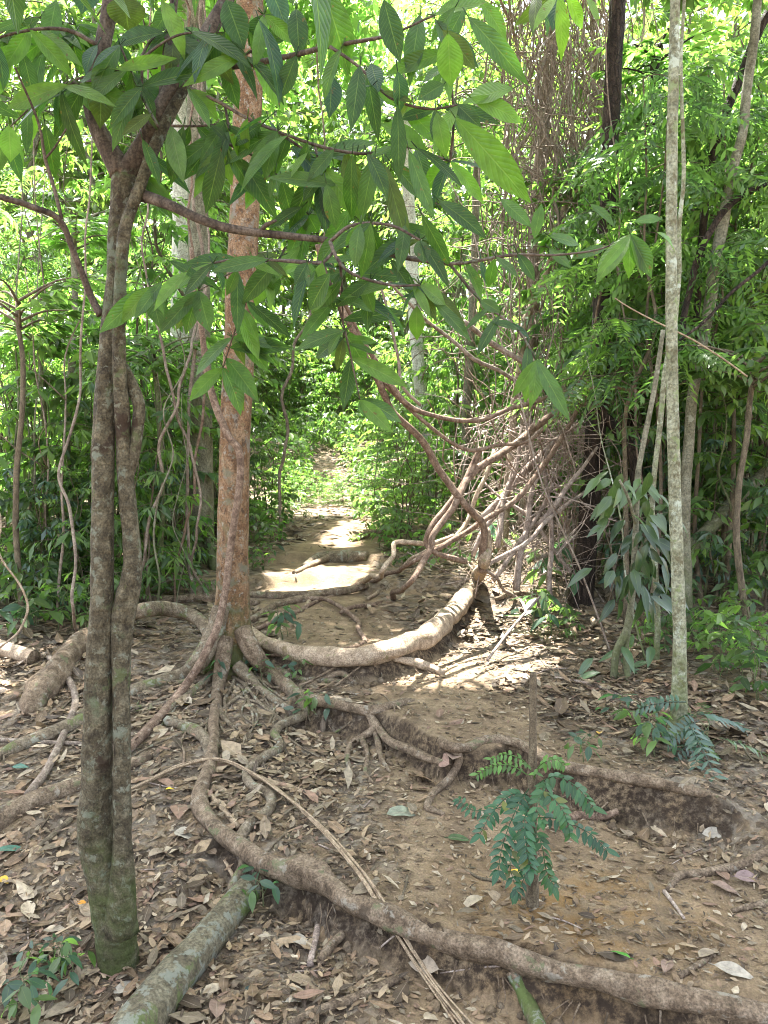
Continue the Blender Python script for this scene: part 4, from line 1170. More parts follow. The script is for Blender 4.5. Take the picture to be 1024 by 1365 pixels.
# ------------------------------------------------------------------ plant generators
def grow(seed, H, nst=1, spread=.8, nbr=14, t0=.2, leafL=(.09, .14), wr=.4, ntw=3, nl=8, droop=.35, up=.5, tr=.018, pal=((GRN, 1),), lean=.1, prof='ell', segs=2, pinn=0, base_sp=.15, bdroop=.5, taper=.5, fold=.2, twl=.45):
    global rng
    keep, rng = rng, np.random.default_rng(seed)
    W, LV = MB(), MB()
    B, D, N, LL, CC = [], [], [], [], []
    pc = np.array([p[0] for p in pal])
    pw = np.array([p[1] for p in pal], float)
    pw /= pw.sum()

    def leafline(Q, cnt, s0=.3):
        tone = pc[rng.choice(len(pc), p=pw)]
        for i in range(cnt):
            s = s0 + (1 - s0) * (i + rng.random() * .7) / cnt
            f = s * (len(Q) - 1)
            j = min(int(f), len(Q) - 2)
            p = Q[j] * (1 - f + j) + Q[j + 1] * (f - j)
            t = unit(Q[j + 1] - Q[j])
            side = unit(np.cross(t, [0, 0, 1.0])) * (1 if i % 2 else -1)
            d = t * .55 + side * .75 + np.array([0, 0, -droop]) + rng.normal(0, .25, 3)
            n = np.array([0, 0, 1.0]) + rng.normal(0, .45, 3)
            L = rng.uniform(*leafL)
            if pinn:
                d = unit(d)
                s2 = unit(np.cross(d, n))
                q = np.array([p + d * L * v + np.array([0, 0, -.25 * L * v * v]) for v in np.linspace(0, 1, 4)])
                tube(LV, q, [.0025, .0022, .0018, .001], 4, 1, col=tone * .8)
                for v in np.linspace(.15, 1, pinn):
                    c = p + d * L * v + np.array([0, 0, -.25 * L * v * v])
                    for sg in (-1, 1):
                        B.append(c)
                        D.append(s2 * sg + d * .45 + np.array([0, 0, -.2]) + rng.normal(0, .1, 3))
                        N.append(n + rng.normal(0, .2, 3))
                        LL.append(L * rng.uniform(.2, .26) * (1 - .35 * abs(v - .45)))
                        CC.append(tone * rng.uniform(.85, 1.2))
            else:
                B.append(p)
                D.append(d)
                N.append(n)
                LL.append(L)
                CC.append(tone * rng.uniform(.7, 1.3))

    for st in range(nst):
        h = H * rng.uniform(.75, 1) if nst > 1 else H
        b0 = np.array([rng.normal(0, base_sp), rng.normal(0, base_sp), -.05]) if nst > 1 else np.array([0, 0, -.05])
        ld = np.array([rng.normal(0, lean), rng.normal(0, lean)])
        T = []
        for k in range(8):
            v = k / 7
            T.append(b0 + np.array([ld[0] * h * v ** 1.4 + rng.normal(0, .018 * h * min(1, v * 3)), ld[1] * h * v ** 1.4 + rng.normal(0, .018 * h * min(1, v * 3)), h * v + .05]))
        r0 = tr * rng.uniform(.7, 1.1)
        P = tube(W, T, [r0 * (1 - .75 * k / 7) for k in range(8)], 8 if tr > .03 else 6, 4, .12, 6, seed + st)
        for bi in range(nbr):
            v = t0 + (1 - t0) * (bi + .6 * rng.random()) / nbr
            i = min(int(v * (len(P) - 1)), len(P) - 1)
            p0 = P[i]
            az = bi * 2.4 + rng.uniform(-.5, .5) + st
            bl = spread * (1 - taper * (v - t0) / (1 - t0)) * rng.uniform(.6, 1.15)
            dh = np.array([math.cos(az), math.sin(az), 0])
            Q = np.array([p0 + dh * bl * s + np.array([0, 0, bl * (up * s - bdroop * s * s)]) + rng.normal(0, .03 * bl, 3) * s for s in np.linspace(0, 1, 5)])
            rb = max(.0025, r0 * .38 * (1 - .5 * v))
            tube(W, Q, np.linspace(rb, rb * .3, 5), 5, 2)
            leafline(Q, nl, .35)
            for t in range(ntw):
                s = .3 + .6 * (t + rng.random()) / max(1, ntw)
                j = s * 4
                q0 = Q[int(j)] * (1 - j + int(j)) + Q[min(4, int(j) + 1)] * (j - int(j))
                a2 = az + (1 if t % 2 else -1) * rng.uniform(.5, 1.1)
                tl = bl * twl * rng.uniform(.6, 1.2)
                q = np.array([q0 + np.array([math.cos(a2), math.sin(a2), 0]) * tl * u + np.array([0, 0, tl * (.25 * u - .4 * u * u)]) for u in (0, .33, .66, 1)])
                tube(W, q, [rb * .45, rb * .35, rb * .25, rb * .15], 4, 1)
                leafline(q, nl, .15)
    LL = np.array(LL)
    leaves(LV, np.array(B), np.array(D), np.array(N), LL, LL * wr * np.random.default_rng(seed).uniform(.85, 1.15, len(LL)), np.array(CC), segs, rng.normal(.22, .15, len(LL)), fold, prof)
    rng = keep
    return W, LV


def proto(name, wm, lm, **kw):
    W, LV = grow(**kw)
    return (W.mesh(name + '_stem', M[wm]), LV.mesh(name + '_leaves', M[lm]))


PR = {}
mixg = ((GRN, 3), (YEL, 2), (DKG, 1.5))
PR['broad'] = [proto('broad_shrub', 'green_twig', 'leaf', seed=21 + i, H=2.4, nst=4, spread=.62, nbr=12, t0=.12, leafL=(.09, .17), wr=.42, ntw=3, nl=6, pal=mixg, lean=.14, tr=.014, base_sp=.22) for i in range(3)]
PR['lance'] = [proto('lance_shrub', 'twig', 'leaf', seed=31 + i, H=2.6, nst=4, spread=.6, nbr=13, t0=.1, leafL=(.10, .19), wr=.26, ntw=3, nl=6, pal=mixg, lean=.12, tr=.013, prof='lance', droop=.5, base_sp=.22) for i in range(3)]
PR['fine'] = [proto('fine_shrub', 'twig', 'leaf', seed=41 + i, H=2.0, nst=5, spread=.6, nbr=13, t0=.06, leafL=(.045, .085), wr=.42, ntw=4, nl=8, pal=mixg, lean=.16, tr=.011, base_sp=.25) for i in range(2)]
PR['pinnate'] = [proto('pinnate_sapling', 'twig', 'leaf', seed=51 + i, H=3.6, nst=2, spread=.6, nbr=13, t0=.46, leafL=(.24, .40), wr=.34, ntw=1, nl=5, pal=mixg, lean=.1, tr=.018, pinn=9, prof='leaflet', base_sp=.2) for i in range(2)]
PR['sapling'] = [proto('slender_sapling', 'twig', 'leaf', seed=61 + i, H=4.6, nst=1, spread=.9, nbr=26, t0=.22, leafL=(.09, .17), wr=.4, ntw=4, nl=7, pal=mixg, lean=.05, tr=.024, bdroop=.55) for i in range(3)]
PR['darkleaf'] = [proto('dark_shrub', 'twig', 'leaf_dark', seed=71 + i, H=1.9, nst=4, spread=.55, nbr=11, t0=.1, leafL=(.09, .16), wr=.34, ntw=2, nl=7, pal=((DKG, 2), (BLU, 2), (GRN, 1)), lean=.16, tr=.012, prof='lance', droop=.55, base_sp=.25) for i in range(2)]
PR['tree'] = [proto('forest_tree', 'grey_bark', 'leaf_bright', seed=81 + i, H=9.0, nst=1, spread=2.1, nbr=36, t0=.14, leafL=(.15, .26), wr=.42, ntw=6, nl=9, pal=((GRN, 2), (YEL, 3)), lean=.03, tr=.075, up=.45, bdroop=.5, taper=.45, twl=.5) for i in range(3)]
PR['hightree'] = [proto('high_tree', 'grey_bark', 'leaf_bright', seed=181 + i, H=14.0, nst=1, spread=2.6, nbr=38, t0=.46, leafL=(.22, .36), wr=.42, ntw=6, nl=9, pal=((GRN, 3), (YEL, 2)), lean=.02, tr=.09, up=.4, bdroop=.5, taper=.35, twl=.5) for i in range(2)]
PR['herb'] = [proto('seedling', 'green_twig', 'leaf', seed=91 + i, H=.22, nst=2, spread=.13, nbr=5, t0=.3, leafL=(.06, .11), wr=.42, ntw=0, nl=2, pal=((GRN, 2), (BLU, 2)), lean=.2, tr=.004, base_sp=.04, segs=4, up=.6) for i in range(3)]
PR['lowherb'] = [proto('ground_herb', 'green_twig', 'leaf', seed=101 + i, H=.55, nst=4, spread=.26, nbr=6, t0=.2, leafL=(.08, .15), wr=.4, ntw=0, nl=4, pal=mixg, lean=.25, tr=.005, base_sp=.12, segs=3, up=.6) for i in range(3)]
PR['fern'] = [proto('low_fern', 'green_twig', 'leaf_dark', seed=111 + i, H=.16, nst=1, spread=.1, nbr=7, t0=.05, leafL=(.18, .28), wr=.34, ntw=0, nl=1, pal=((BLU, 2), (GRN, 1)), lean=.1, tr=.005, pinn=9, prof='leaflet', segs=3, up=1.2) for i in range(2)]
NAME = {'broad': ('broadleaf_shrub', 'shrub'), 'lance': ('narrow_leaved_shrub', 'shrub'), 'fine': ('fine_leaved_shrub', 'shrub'), 'pinnate': ('feathery_sapling', 'sapling'), 'sapling': ('slender_sapling', 'sapling'),
        'darkleaf': ('glossy_dark_shrub', 'shrub'), 'tree': ('forest_tree', 'tree'), 'hightree': ('high_crowned_tree', 'tree'), 'herb': ('seedling', 'plant'), 'lowherb': ('ground_herb', 'plant'), 'fern': ('fern', 'fern')}
WOODPART = {'hightree': ('trunk', 'crown'), 'tree': ('trunk', 'crown'), 'sapling': ('trunk', 'crown')}
PLACED = []


def plant(kind, px, Y, scale, label=None, group=None, x=None, var=None, rz=None, sz=1.0):
    if x is None:
        x = at(px, 650, Y)[0]
    z = gz(x, Y)
    if kind not in ('herb', 'lowherb', 'fern') and scale > .4 and Y < 16.5:        # keep the gaps that the sun shines through open
        hh, rr = {'tree': (9, 2.0), 'sapling': (4.6, .9), 'pinnate': (3.7, .8)}.get(kind, (2.3, .75))
        best = None
        for dx in (0, .3, -.3, .6, -.6, .9, -.9, 1.3, -1.3, 1.7, -1.7):
            if abs(x + dx - (-.9 if Y > 8 else -.3)) < .7 and Y < 11:
                continue
            q = np.stack([x + dx + rr * scale * (rng.random(80) * 2 - 1) * .8, Y + rr * scale * (rng.random(80) * 2 - 1) * .8, gz(x + dx, Y) + hh * scale * (.15 + .85 * rng.random(80))], 1)
            f = gap(q).mean() + .02 * abs(dx)
            if best is None or f < best[0] - 1e-6:
                best = (f, dx)
            if f < .03:
                break
        if best and kind == 'tree' and best[0] > .2:
            return None
        if best and px < 1000:
            x += best[1]
            z = gz(x, Y)
    W, L = PR[kind][(rng.integers(len(PR[kind])) if var is None else var)]
    nm, cat = NAME[kind]
    r = empty(nm, (x, Y, z), label, cat, group)
    r.rotation_euler = (0, 0, rng.uniform(0, 2 * PI) if rz is None else rz)
    r.scale = (scale, scale, scale * sz)
    a, b = WOODPART.get(kind, ('stem', 'foliage'))
    link(a, W, None, r)
    link(b, L, None, r)
    PLACED.append((r, kind, x, Y, scale))
    return r


# ------------------------------------------------------------------ slim pale tree and other trunks on the right
pb = G(903, 985)
DP = pb[1]
pale = empty('pale_slim_tree', pb, 'slim straight tree with pale lichen-patched bark on the right', 'tree')
part_tube('trunk', [(902, 1000, 17, DP), (903, 982, 14, DP), (905, 945, 11, DP), (906, 900, 9.6, DP), (906, 850, 9, DP), (904, 780, 8.5, DP), (901, 700, 8.3, DP), (898, 600, 8, DP), (896, 500, 7.6, DP), (895, 400, 7.2, DP), (895, 300, 7, DP), (896, 200, 6.8, DP), (898, 100, 6.5, DP), (900, 0, 6.3, DP), (905, -250, 5.5, DP), (915, -600, 4.5, DP), (925, -900, 3, DP)], 'pale_bark', pale, ns=20, res=8, rough=.08, freq=14)
db = G(775, 806)
dead = empty('dark_dead_tree', db, 'dark dead trunk with fibrous peeling bark behind the liana tangle', 'tree')
DD = db[1] + .05
part_tube('trunk', [(772, 818, 22, DD), (776, 790, 16.5, DD), (782, 720, 14, DD), (788, 640, 13.5, DD), (795, 560, 13, DD), (800, 480, 12.5, DD), (803, 400, 12, DD), (806, 330, 11.5, DD), (812, 220, 10.5, DD), (818, 100, 10, DD), (824, 0, 9.5, DD), (830, -160, 8, DD), (836, -350, 4, DD)], 'dark_bark', dead, ns=22, res=9, rough=.16, freq=3)
part_tube('branch', [(797, 545, 5, DD), (825, 575, 8, DD - .1), (845, 610, 8, DD - .2), (850, 660, 7, DD - .3)], 'dark_bark', dead)
gb = G(268, 752)
DG = gb[1]
grey = empty('grey_green_tree', gb, 'stout mossy grey-green trunk in the shade behind the red tree on its left', 'tree')
part_tube('trunk', [(266, 775, 30, DG), (267, 745, 20, DG), (268, 700, 17, DG), (268, 600, 15.5, DG), (267, 500, 14.5, DG), (266, 400, 14, DG), (264, 250, 13, DG), (262, 100, 12, DG), (262, -100, 11, DG), (266, -400, 8, DG), (270, -600, 4, DG)], 'grey_bark', grey, ns=18, res=7, rough=.06, freq=5)
part_tube('root', [(276, 700, 5, DG - .1), (281, 735, 7, DG - .18), (290, 765, 6, DG - .25), (305, 790, 3, DG - .35)], 'grey_bark', grey)
wb = at(240, 650, 9.5)
white = empty('white_trunk_tree', (wb[0], wb[1], gz(wb[0], wb[1])), 'whitish trunk lit between the double trunk and the red trunk', 'tree')
part_tube('trunk', [(236, 730, 14, 9.5), (238, 560, 12, 9.5), (240, 400, 11.5, 9.5), (242, 250, 11, 9.5), (240, 100, 10, 9.5), (236, -100, 10, 9.5), (230, -300, 6, 9.5)], 'white_bark', white, ns=16, res=6, rough=.06, freq=3)
FT = 'slim trunks standing back in the thicket'
for spec, mt, lab, r_ in (
    ([(918, 800, 8.5, 5.6), (912, 720, 7.5, 5.6), (918, 600, 7, 5.6), (932, 480, 6.5, 5.6), (950, 380, 8, 5.6), (975, 250, 7, 5.6), (1000, 100, 6, 5.6), (1020, -60, 5, 5.6)], 'grey_bark', 'mossy leaning trunk just right of the pale slim tree', 1),
    ([(880, 850, 4, 4.9), (872, 720, 3.8, 4.9), (878, 600, 3.6, 4.9), (892, 480, 3.4, 4.9), (905, 380, 3, 4.9), (912, 250, 2.6, 4.9), (908, 60, 2.2, 4.9), (915, -60, 2, 4.9)], 'pale_bark', 'thin pale sapling stem crossing behind the pale slim tree', 1),
    ([(700, 640, 9, 9), (706, 480, 8.5, 9), (712, 330, 8, 9), (722, 180, 8, 9), (738, 40, 8, 9), (750, -120, 7, 9)], 'vine_grey', 'grey trunk wrapped in dry vines above the tangle', 1),
    ([(668, 640, 6, 8), (690, 520, 5.5, 8), (702, 430, 5, 8), (735, 350, 4.5, 8), (760, 250, 4, 8)], 'liana_pale', 'light slender trunk leaning right through the tangle', 1),
    ([(618, 690, 6, 10), (622, 560, 6, 10), (628, 450, 6, 10), (632, 330, 5, 10), (640, 120, 5, 10)], 'grey_bark', 'upright grey trunk left of the tangle', 1),
    ([(574, 690, 9, 11), (566, 560, 9, 11), (556, 450, 8.5, 11), (548, 330, 8, 11), (540, 150, 7, 11)], 'white_bark', 'grey-white trunk standing in the leaves right of the clearing', 1),
    ([(92, 800, 6, 6.8), (88, 650, 5.5, 6.8), (92, 520, 5, 6.8), (96, 420, 4.5, 6.8), (100, 300, 4, 6.8)], 'grey_bark', 'mossy thin trunk in the thicket at far left', 1),
    ([(62, 800, 4, 6.2), (60, 680, 3.8, 6.2), (58, 560, 3.4, 6.2), (52, 440, 3, 6.2)], 'green_twig', 'straight thin stem at far left of the thicket', 1),
    ([(212, 770, 4, 6.6), (216, 680, 3.5, 6.6), (214, 590, 3.2, 6.6), (206, 470, 3, 6.6)], 'green_twig', 'thin stem in the thicket right of the double trunk', 1),
    ([(28, 780, 4, 5.6), (22, 650, 4, 5.6), (30, 540, 3.5, 5.6), (26, 400, 3, 5.6)], 'twig', 'thin bent stem at the left edge of the thicket', 1),
    ([(1000, 860, 5, 5.2), (985, 740, 4.5, 5.2), (990, 620, 4, 5.2), (1010, 480, 3.5, 5.2)], 'twig', 'thin upright stem in the dark thicket at the right edge', 1),
    ([(845, 690, 8, 7.2), (842, 560, 7.5, 7.2), (850, 420, 7, 7.2), (862, 250, 6.5, 7.2), (878, 60, 6, 7.2)], 'dark_bark', 'dark trunk half hidden left of the pale slim tree', 1),
):
    P, R = wpts(spec)
    z0 = gz(P[0][0], P[0][1])
    P[0][2] = z0 - .05
    t = empty('slim_tree', (P[0][0], P[0][1], z0), lab, 'tree', FT)
    mb = MB()
    tube(mb, P, R, 12, 7, .1, 6, rng.uniform(0, 40), wob=.02)
    mb.obj('trunk', M[mt], t.location, t)
    mb, lv = MB(), MB()
    tp = P[-1]
    for k in range(12):
        a = k * 2.4
        l = rng.uniform(.25, .55)
        q = [P[-1] * (1 - k / 40) + P[-2] * (k / 40), None, None]
        q[1] = q[0] + np.array([math.cos(a) * l * .5, math.sin(a) * l * .5, .25 * l])
        q[2] = q[0] + np.array([math.cos(a) * l, math.sin(a) * l, .3 * l])
        tube(mb, q, [.012, .008, .003], 5, 3)
        for i in range(26):
            s = rng.uniform(.2, 1.1)
            b = q[0] * (1 - s) + q[2] * s
            if gap(b[None])[0]:
                continue
            leaves(lv, b, [math.cos(a) + rng.normal(0, .8), math.sin(a) + rng.normal(0, .8), -.2], [rng.normal(0, .4), rng.normal(0, .4), 1], [rng.uniform(.1, .18)], [.06], GRN * rng.uniform(.7, 1.5), 2)
    mb.obj('branches', M[mt], t.location, t)
    if lv.V:
        lv.obj('crown', M['leaf'], t.location, t)

# dark leaning limbs on the right
for spec, mt, lab in (
    ([(900, 765, 9, 5.9), (940, 712, 9, 6), (975, 672, 8.5, 6.1), (1010, 640, 8, 6.2), (1060, 590, 8, 6.3)], 'grey_bark', 'dark fallen limb leaning up to the right behind the pale slim tree'),
    ([(920, 500, 4, 6), (935, 340, 4.5, 6), (945, 240, 5, 6), (965, 160, 5.5, 6), (1000, 70, 6, 6), (1030, 10, 6, 6)], 'dark_bark', 'dark curved stem rising to the upper right corner'),
    ([(910, 470, 4, 5.5), (925, 360, 4.5, 5.5), (950, 300, 4.5, 5.5), (990, 262, 4.5, 5.5), (1040, 240, 4, 5.5)], 'dark_bark', 'dark branch forking behind the pale slim tree and arching to the right edge'),
    ([(905, 455, 1.6, 5), (940, 428, 2, 5), (975, 392, 2.2, 5), (1010, 362, 2.3, 5), (1050, 320, 2.4, 5)], 'dark_bark', 'bare dark branch running off the right edge at mid height'),
    ([(820, 398, .8, 4.6), (880, 434, 1.1, 4.6), (938, 462, 1.2, 4.6), (1000, 500, 1.3, 4.6)], 'straw', 'thin pale stick slanting down across the pale slim tree'),
):
    thing_tube('leaning_limb', spec, mt, lab, 'branch', 'bare limbs leaning in the right thicket', rough=.12, ns=9, res=6, wob=.02)

# the two-legged leafy shrub left of the pale tree
ls = G(832, 905)
DS = ls[1]
leg = empty('stilt_rooted_shrub', ls, 'large-leaved shrub on two stilt legs in front of the dark thicket', 'shrub')
for spec in ([(818, 905, 5, DS), (822, 870, 5.5, DS), (836, 838, 5.5, DS), (842, 800, 5, DS), (845, 760, 4.6, DS)], [(838, 912, 4, DS - .05), (834, 870, 4.6, DS), (838, 830, 4.5, DS)],
             [(845, 760, 4.4, DS), (848, 700, 4, DS), (850, 640, 4, DS), (856, 600, 3.6, DS), (872, 520, 3.4, DS), (884, 440, 3, DS)], [(848, 700, 2.4, DS), (838, 665, 2.2, DS - .1), (826, 640, 1.6, DS - .15)], [(848, 740, 2.4, DS), (868, 710, 2, DS), (885, 690, 1.4, DS)]):
    part_tube('stem', spec, 'grey_bark', leg, ns=8, rough=.1)
lv = MB()
for k in range(85):
    px = rng.normal(850, 23)
    py = rng.uniform(625, 800)
    p = at(px, py, DS + rng.normal(0, .16))
    d = np.array([rng.normal(0, .6) + (px - 848) / 50, -.35 + rng.normal(0, .4), -.75])
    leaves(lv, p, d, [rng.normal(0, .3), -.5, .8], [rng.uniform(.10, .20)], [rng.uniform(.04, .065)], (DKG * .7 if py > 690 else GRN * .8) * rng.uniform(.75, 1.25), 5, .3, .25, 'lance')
for k in range(10):
    p = at(rng.normal(842, 22), rng.uniform(860, 915), DS + rng.normal(0, .1))
    leaves(lv, p, [rng.normal(0, 1), rng.normal(0, .6), -.2], [0, -.4, 1], [rng.uniform(.12, .2)], [.06], DKG * 1.3, 5, .3, .25, 'lance')
lv.obj('foliage', M['leaf_dark'], ls, leg)

# ------------------------------------------------------------------ broken sapling with new compound leaves
sp = G(710, 1207)
DSP = sp[1]
stub = empty('broken_sapling', sp, 'broken-topped sapling stem sprouting low dark green compound leaves on the path', 'sapling')
part_tube('stem', [(711, 1222, 9.5, DSP), (710, 1195, 9, DSP), (709, 1140, 8, DSP), (709, 1080, 7, DSP), (710, 1020, 6, DSP), (710.5, 960, 5, DSP), (711, 905, 4.6, DSP), (711, 896, 3, DSP)], 'twig', stub, ns=14, res=6, rough=.12, freq=40)


def compound(mb, spec, depth, nl_, leafpx, col):
    P, _ = wpts([(a, b, 1, depth + dz) for a, b, dz in spec])
    Q, _ = spline(P, np.ones(len(P)), 8)
    tube(mb, P, np.linspace(.0022, .001, len(P)), 5, 6, col=np.array(col) * .9)
    ax = unit(Q[-1] - Q[0])
    for i in range(nl_):
        f = (.15 + .85 * i / (nl_ - 1)) * (len(Q) - 1)
        j = min(int(f), len(Q) - 2)
        p = Q[j] * (1 - f + j) + Q[j + 1] * (f - j)
        t = unit(Q[j + 1] - Q[j])
        n0 = unit(np.array([0, -.55, .85]) + rng.normal(0, .1, 3))
        s = unit(np.cross(t, n0))
        L = leafpx / FPX * depth * (1 - .4 * abs(i / (nl_ - 1) - .45)) * rng.uniform(.9, 1.1)
        for sg in (-1, 1):
            if rng.random() < .07:
                continue
            leaves(mb, p, s * sg + t * .35 + np.array([0, -.05, -.35]), n0 + rng.normal(0, .2, 3), [L], [L * .42], np.array((.13, .14, .025) if rng.random() < .04 else col) * rng.uniform(.6, 1.35), 4, rng.uniform(.1, .4), .15, 'leaflet')
    leaves(mb, Q[-1], ax, [0, -.5, .8], [leafpx / FPX * depth], [leafpx / FPX * depth * .42], col, 4, .2, .12, 'leaflet')


G1, G2, G3 = (.026, .085, .038), (.036, .10, .034), (.075, .16, .03)
for spec, nl_, lp, c in (
    ([(712, 1048, 0), (740, 1035, -.06), (770, 1050, -.1), (790, 1076, -.12)], 9, 26, G2), ([(710, 1090, 0), (745, 1092, -.06), (785, 1110, -.1), (808, 1132, -.12)], 9, 25, G1),
    ([(708, 1095, 0), (690, 1110, -.06), (680, 1150, -.08), (688, 1185, -.1)], 9, 26, G1), ([(710, 1100, 0), (722, 1125, -.08), (728, 1160, -.1), (738, 1180, -.1)], 8, 26, G2),
    ([(706, 1060, 0), (680, 1060, -.04), (655, 1085, -.08), (640, 1112, -.1)], 9, 24, G1), ([(706, 1050, 0), (690, 1075, -.12), (672, 1120, -.16), (664, 1160, -.18)], 9, 26, G1),
    ([(707, 1035, 0), (680, 1020, .03), (655, 1022, .05), (637, 1032, .06)], 8, 18, G3), ([(708, 1025, 0), (695, 1012, -.05), (672, 1005, -.06), (655, 1012, -.06)], 7, 15, G3),
    ([(712, 1060, 0), (730, 1058, -.15), (750, 1080, -.2), (760, 1110, -.2)], 8, 24, G2), ([(708, 1070, 0), (700, 1090, -.2), (702, 1130, -.25), (708, 1160, -.26)], 8, 24, G1),
    ([(708, 1062, 0), (660, 1078, .1), (630, 1080, .14), (612, 1066, .16)], 7, 18, G1), ([(711, 1040, 0), (720, 1020, -.1), (740, 1012, -.14), (752, 1020, -.15)], 7, 17, G3),
    ([(710, 1055, 0), (728, 1045, -.1), (716, 1075, -.2), (722, 1095, -.2)], 6, 22, G2), ([(709, 1110, 0), (700, 1135, -.05), (700, 1165, -.07), (690, 1190, -.08)], 7, 20, G1),
):
    mb = MB()
    compound(mb, spec, DSP, nl_ + 3, lp * .78, c)
    mb.obj('compound_leaf', M['frond'], sp, stub)

# ------------------------------------------------------------------ the thicket: every shrub and sapling a plant of its own
for kind, px, Y, s in (
    # left bank, front to back
    ('broad', -25, 6.0, .8), ('lance', 62, 6.0, .9), ('broad', 105, 6.6, .95), ('darkleaf', 60, 5.9, .65), ('fine', 95, 6.0, .6), ('lance', 190, 7.0, .8), ('broad', 222, 7.6, .9), ('darkleaf', 205, 6.9, .55), ('broad', 150, 6.8, 1.0),
    ('sapling', 238, 8.2, 1.2), ('sapling', -40, 6.8, .8), ('sapling', 120, 7.8, .9), ('sapling', 205, 8.4, .9), ('pinnate', 20, 7.6, 1.0), ('lance', -60, 6.6, 1.1), ('broad', 70, 8.4, 1.25), ('lance', 140, 9.0, 1.2), ('fine', 190, 9.2, 1.3),
    ('broad', 248, 9.0, 1.1), ('fine', 285, 8.8, .8), ('lance', 300, 10.0, 1.1), ('broad', -20, 9.4, 1.4), ('sapling', 275, 10.2, 1.1),  ('fine', 335, 10.0, .9), ('darkleaf', 345, 9.0, .5),
    ('lance', 352, 11.4, .9), ('broad', 340, 12.4, 1.3), ('sapling', 345, 11.0, .95), ('fine', 240, 10.9, 1.5), ('broad', 175, 11.2, 1.5), ('lance', 40, 11.6, 1.5), ('fine', 100, 12.2, 1.3), ('pinnate', 205, 11.8, 1.3),
    # right of the path
    ('fine', 548, 9.4, .85), ('fine', 580, 8.6, .9), ('lance', 560, 10.6, .95), ('fine', 520, 11.0, .6), ('broad', 600, 10.0, 1.1), ('fine', 628, 9.8, 1.0), ('lance', 640, 10.8, 1.3), ('broad', 545, 12.4, 1.2), ('fine', 505, 12.6, .6), ('sapling', 590, 11.8, 1.1),
    ('broad', 660, 9.6, 1.1), ('sapling', 645, 12.0, 1.2), ('lance', 700, 10.2, 1.3), ('broad', 745, 9.8, 1.3),
    # dark thicket on the right
    ('darkleaf', 822, 7.4, .9), ('darkleaf', 860, 6.8, .95), ('darkleaf', 985, 6.2, .8), ('broad', 1010, 6.2, .95), ('lance', 955, 6.9, 1.05), ('darkleaf', 900, 7.6, 1.2), ('lance', 1040, 7.2, 1.2),
    ('pinnate', 800, 7.4, 1.05), ('pinnate', 770, 8.6, 1.1), ('pinnate', 1000, 7.6, 1.15), ('broad', 845, 8.4, 1.3), ('darkleaf', 950, 8.8, 1.5), ('broad', 1050, 9.0, 1.5), ('lance', 790, 9.0, 1.4), ('sapling', 860, 6.4, .85), ('sapling', 960, 6.6, .95),
    ('sapling', 1035, 6.4, .95), ('sapling', 905, 8.2, 1.1), ('sapling', 1000, 8.8, 1.2), ('sapling', 1090, 5.6, .9), ('lance', 870, 10.2, 1.6), ('broad', 930, 10.8, 1.8), ('lance', 1010, 11.4, 1.8), ('broad', 820, 11.4, 1.7), ('fine', 980, 9.6, 1.9),
    ('pinnate', 815, 7.1, 1.25), ('pinnate', 735, 7.9, 1.3), ('pinnate', 850, 5.8, 1.2), ('pinnate', 960, 6.0, 1.3), ('pinnate', 1020, 6.8, 1.4), ('pinnate', 880, 7.4, 1.5),  ('fine', 385, 18.5, 1.3), ('broad', 412, 19.5, 1.3), ('fine', 440, 18.6, 1.3), ('lance', 470, 19.2, 1.4), ('fine', 500, 18.4, 1.4), ('broad', 360, 19.6, 1.4), ('fine', 430, 23.5, 2.3), ('broad', 395, 24, 2.3), ('lance', 465, 24.5, 2.3), ('broad', 520, 20.5, 1.5), ('fine', 350, 22.8, 1.9), ('fine', 410, 26.5, 2.8), ('broad', 450, 26.5, 2.8), ('fine', 485, 26, 2.6),
    ('fine', 372, 11.0, .3), ('fine', 392, 11.3, .26), ('fine', 412, 11.5, .24), ('fine', 434, 11.6, .22), ('fine', 455, 11.5, .24), ('fine', 474, 11.3, .26), ('fine', 496, 11.0, .32), ('lance', 425, 11.9, .22), ('broad', 446, 12.0, .24), ('broad', 402, 12.0, .26), ('lance', 484, 11.8, .26), ('broad', 380, 12.4, .3), ('sapling', 760, 11.4, 1.2), ('fine', 720, 12.2, 1.9), ('broad', 780, 13, 1.9),
):
    plant(kind, px, Y, s)
# knee-high plants along the thicket's edge
for px, Y, s in ((52, 5.3, .8), (95, 5.3, .7), (0, 5.7, 1.0), (75, 5.7, 1.0), (190, 6.3, .8), (205, 6.6, .9), (232, 6.6, .8), (248, 7.2, .8), (345, 7.9, .7), (338, 7.2, .5), (352, 8.8, .9), (366, 9.8, .9), (380, 10.8, .8), (510, 9.0, .8), (525, 8.2, .7),
                 (540, 7.6, .6), (500, 10.0, .9), (590, 7.4, .8), (760, 5.6, .5), (870, 5.2, .6), (940, 5.0, .7), (985, 4.7, .8), (1015, 4.5, .9), (970, 5.3, .8), (900, 5.6, .7), (1040, 4.1, .8), (390, 12.4, 1.1), (470, 14.2, 1.0), (495, 13.2, 1.3),
                 (455, 16.4, 1.2), (400, 16.4, 1.4), (375, 13.6, 1.6), (495, 16, 1.9), (380, 12.3, .6), (405, 12.8, .5), (430, 12.4, .45), (452, 12.8, .5), (478, 12.3, .5), (395, 13.8, .6), (468, 15, .6), (435, 15.6, .6), (410, 15.4, .7), (362, 14.6, .9), (355, 15.6, 1.0), (480, 13.4, .6), (398, 13.0, 1.0), (404, 14.3, .9), (474, 14.8, 1.2), (388, 15.0, 1.3), (412, 15.3, 1.2), (436, 15.9, 1.3), (460, 15.8, 1.3), (422, 16.6, 1.4), (446, 16.8, 1.4)):
    plant('lowherb', px, Y, s)
HB = 'small seedlings on the litter'
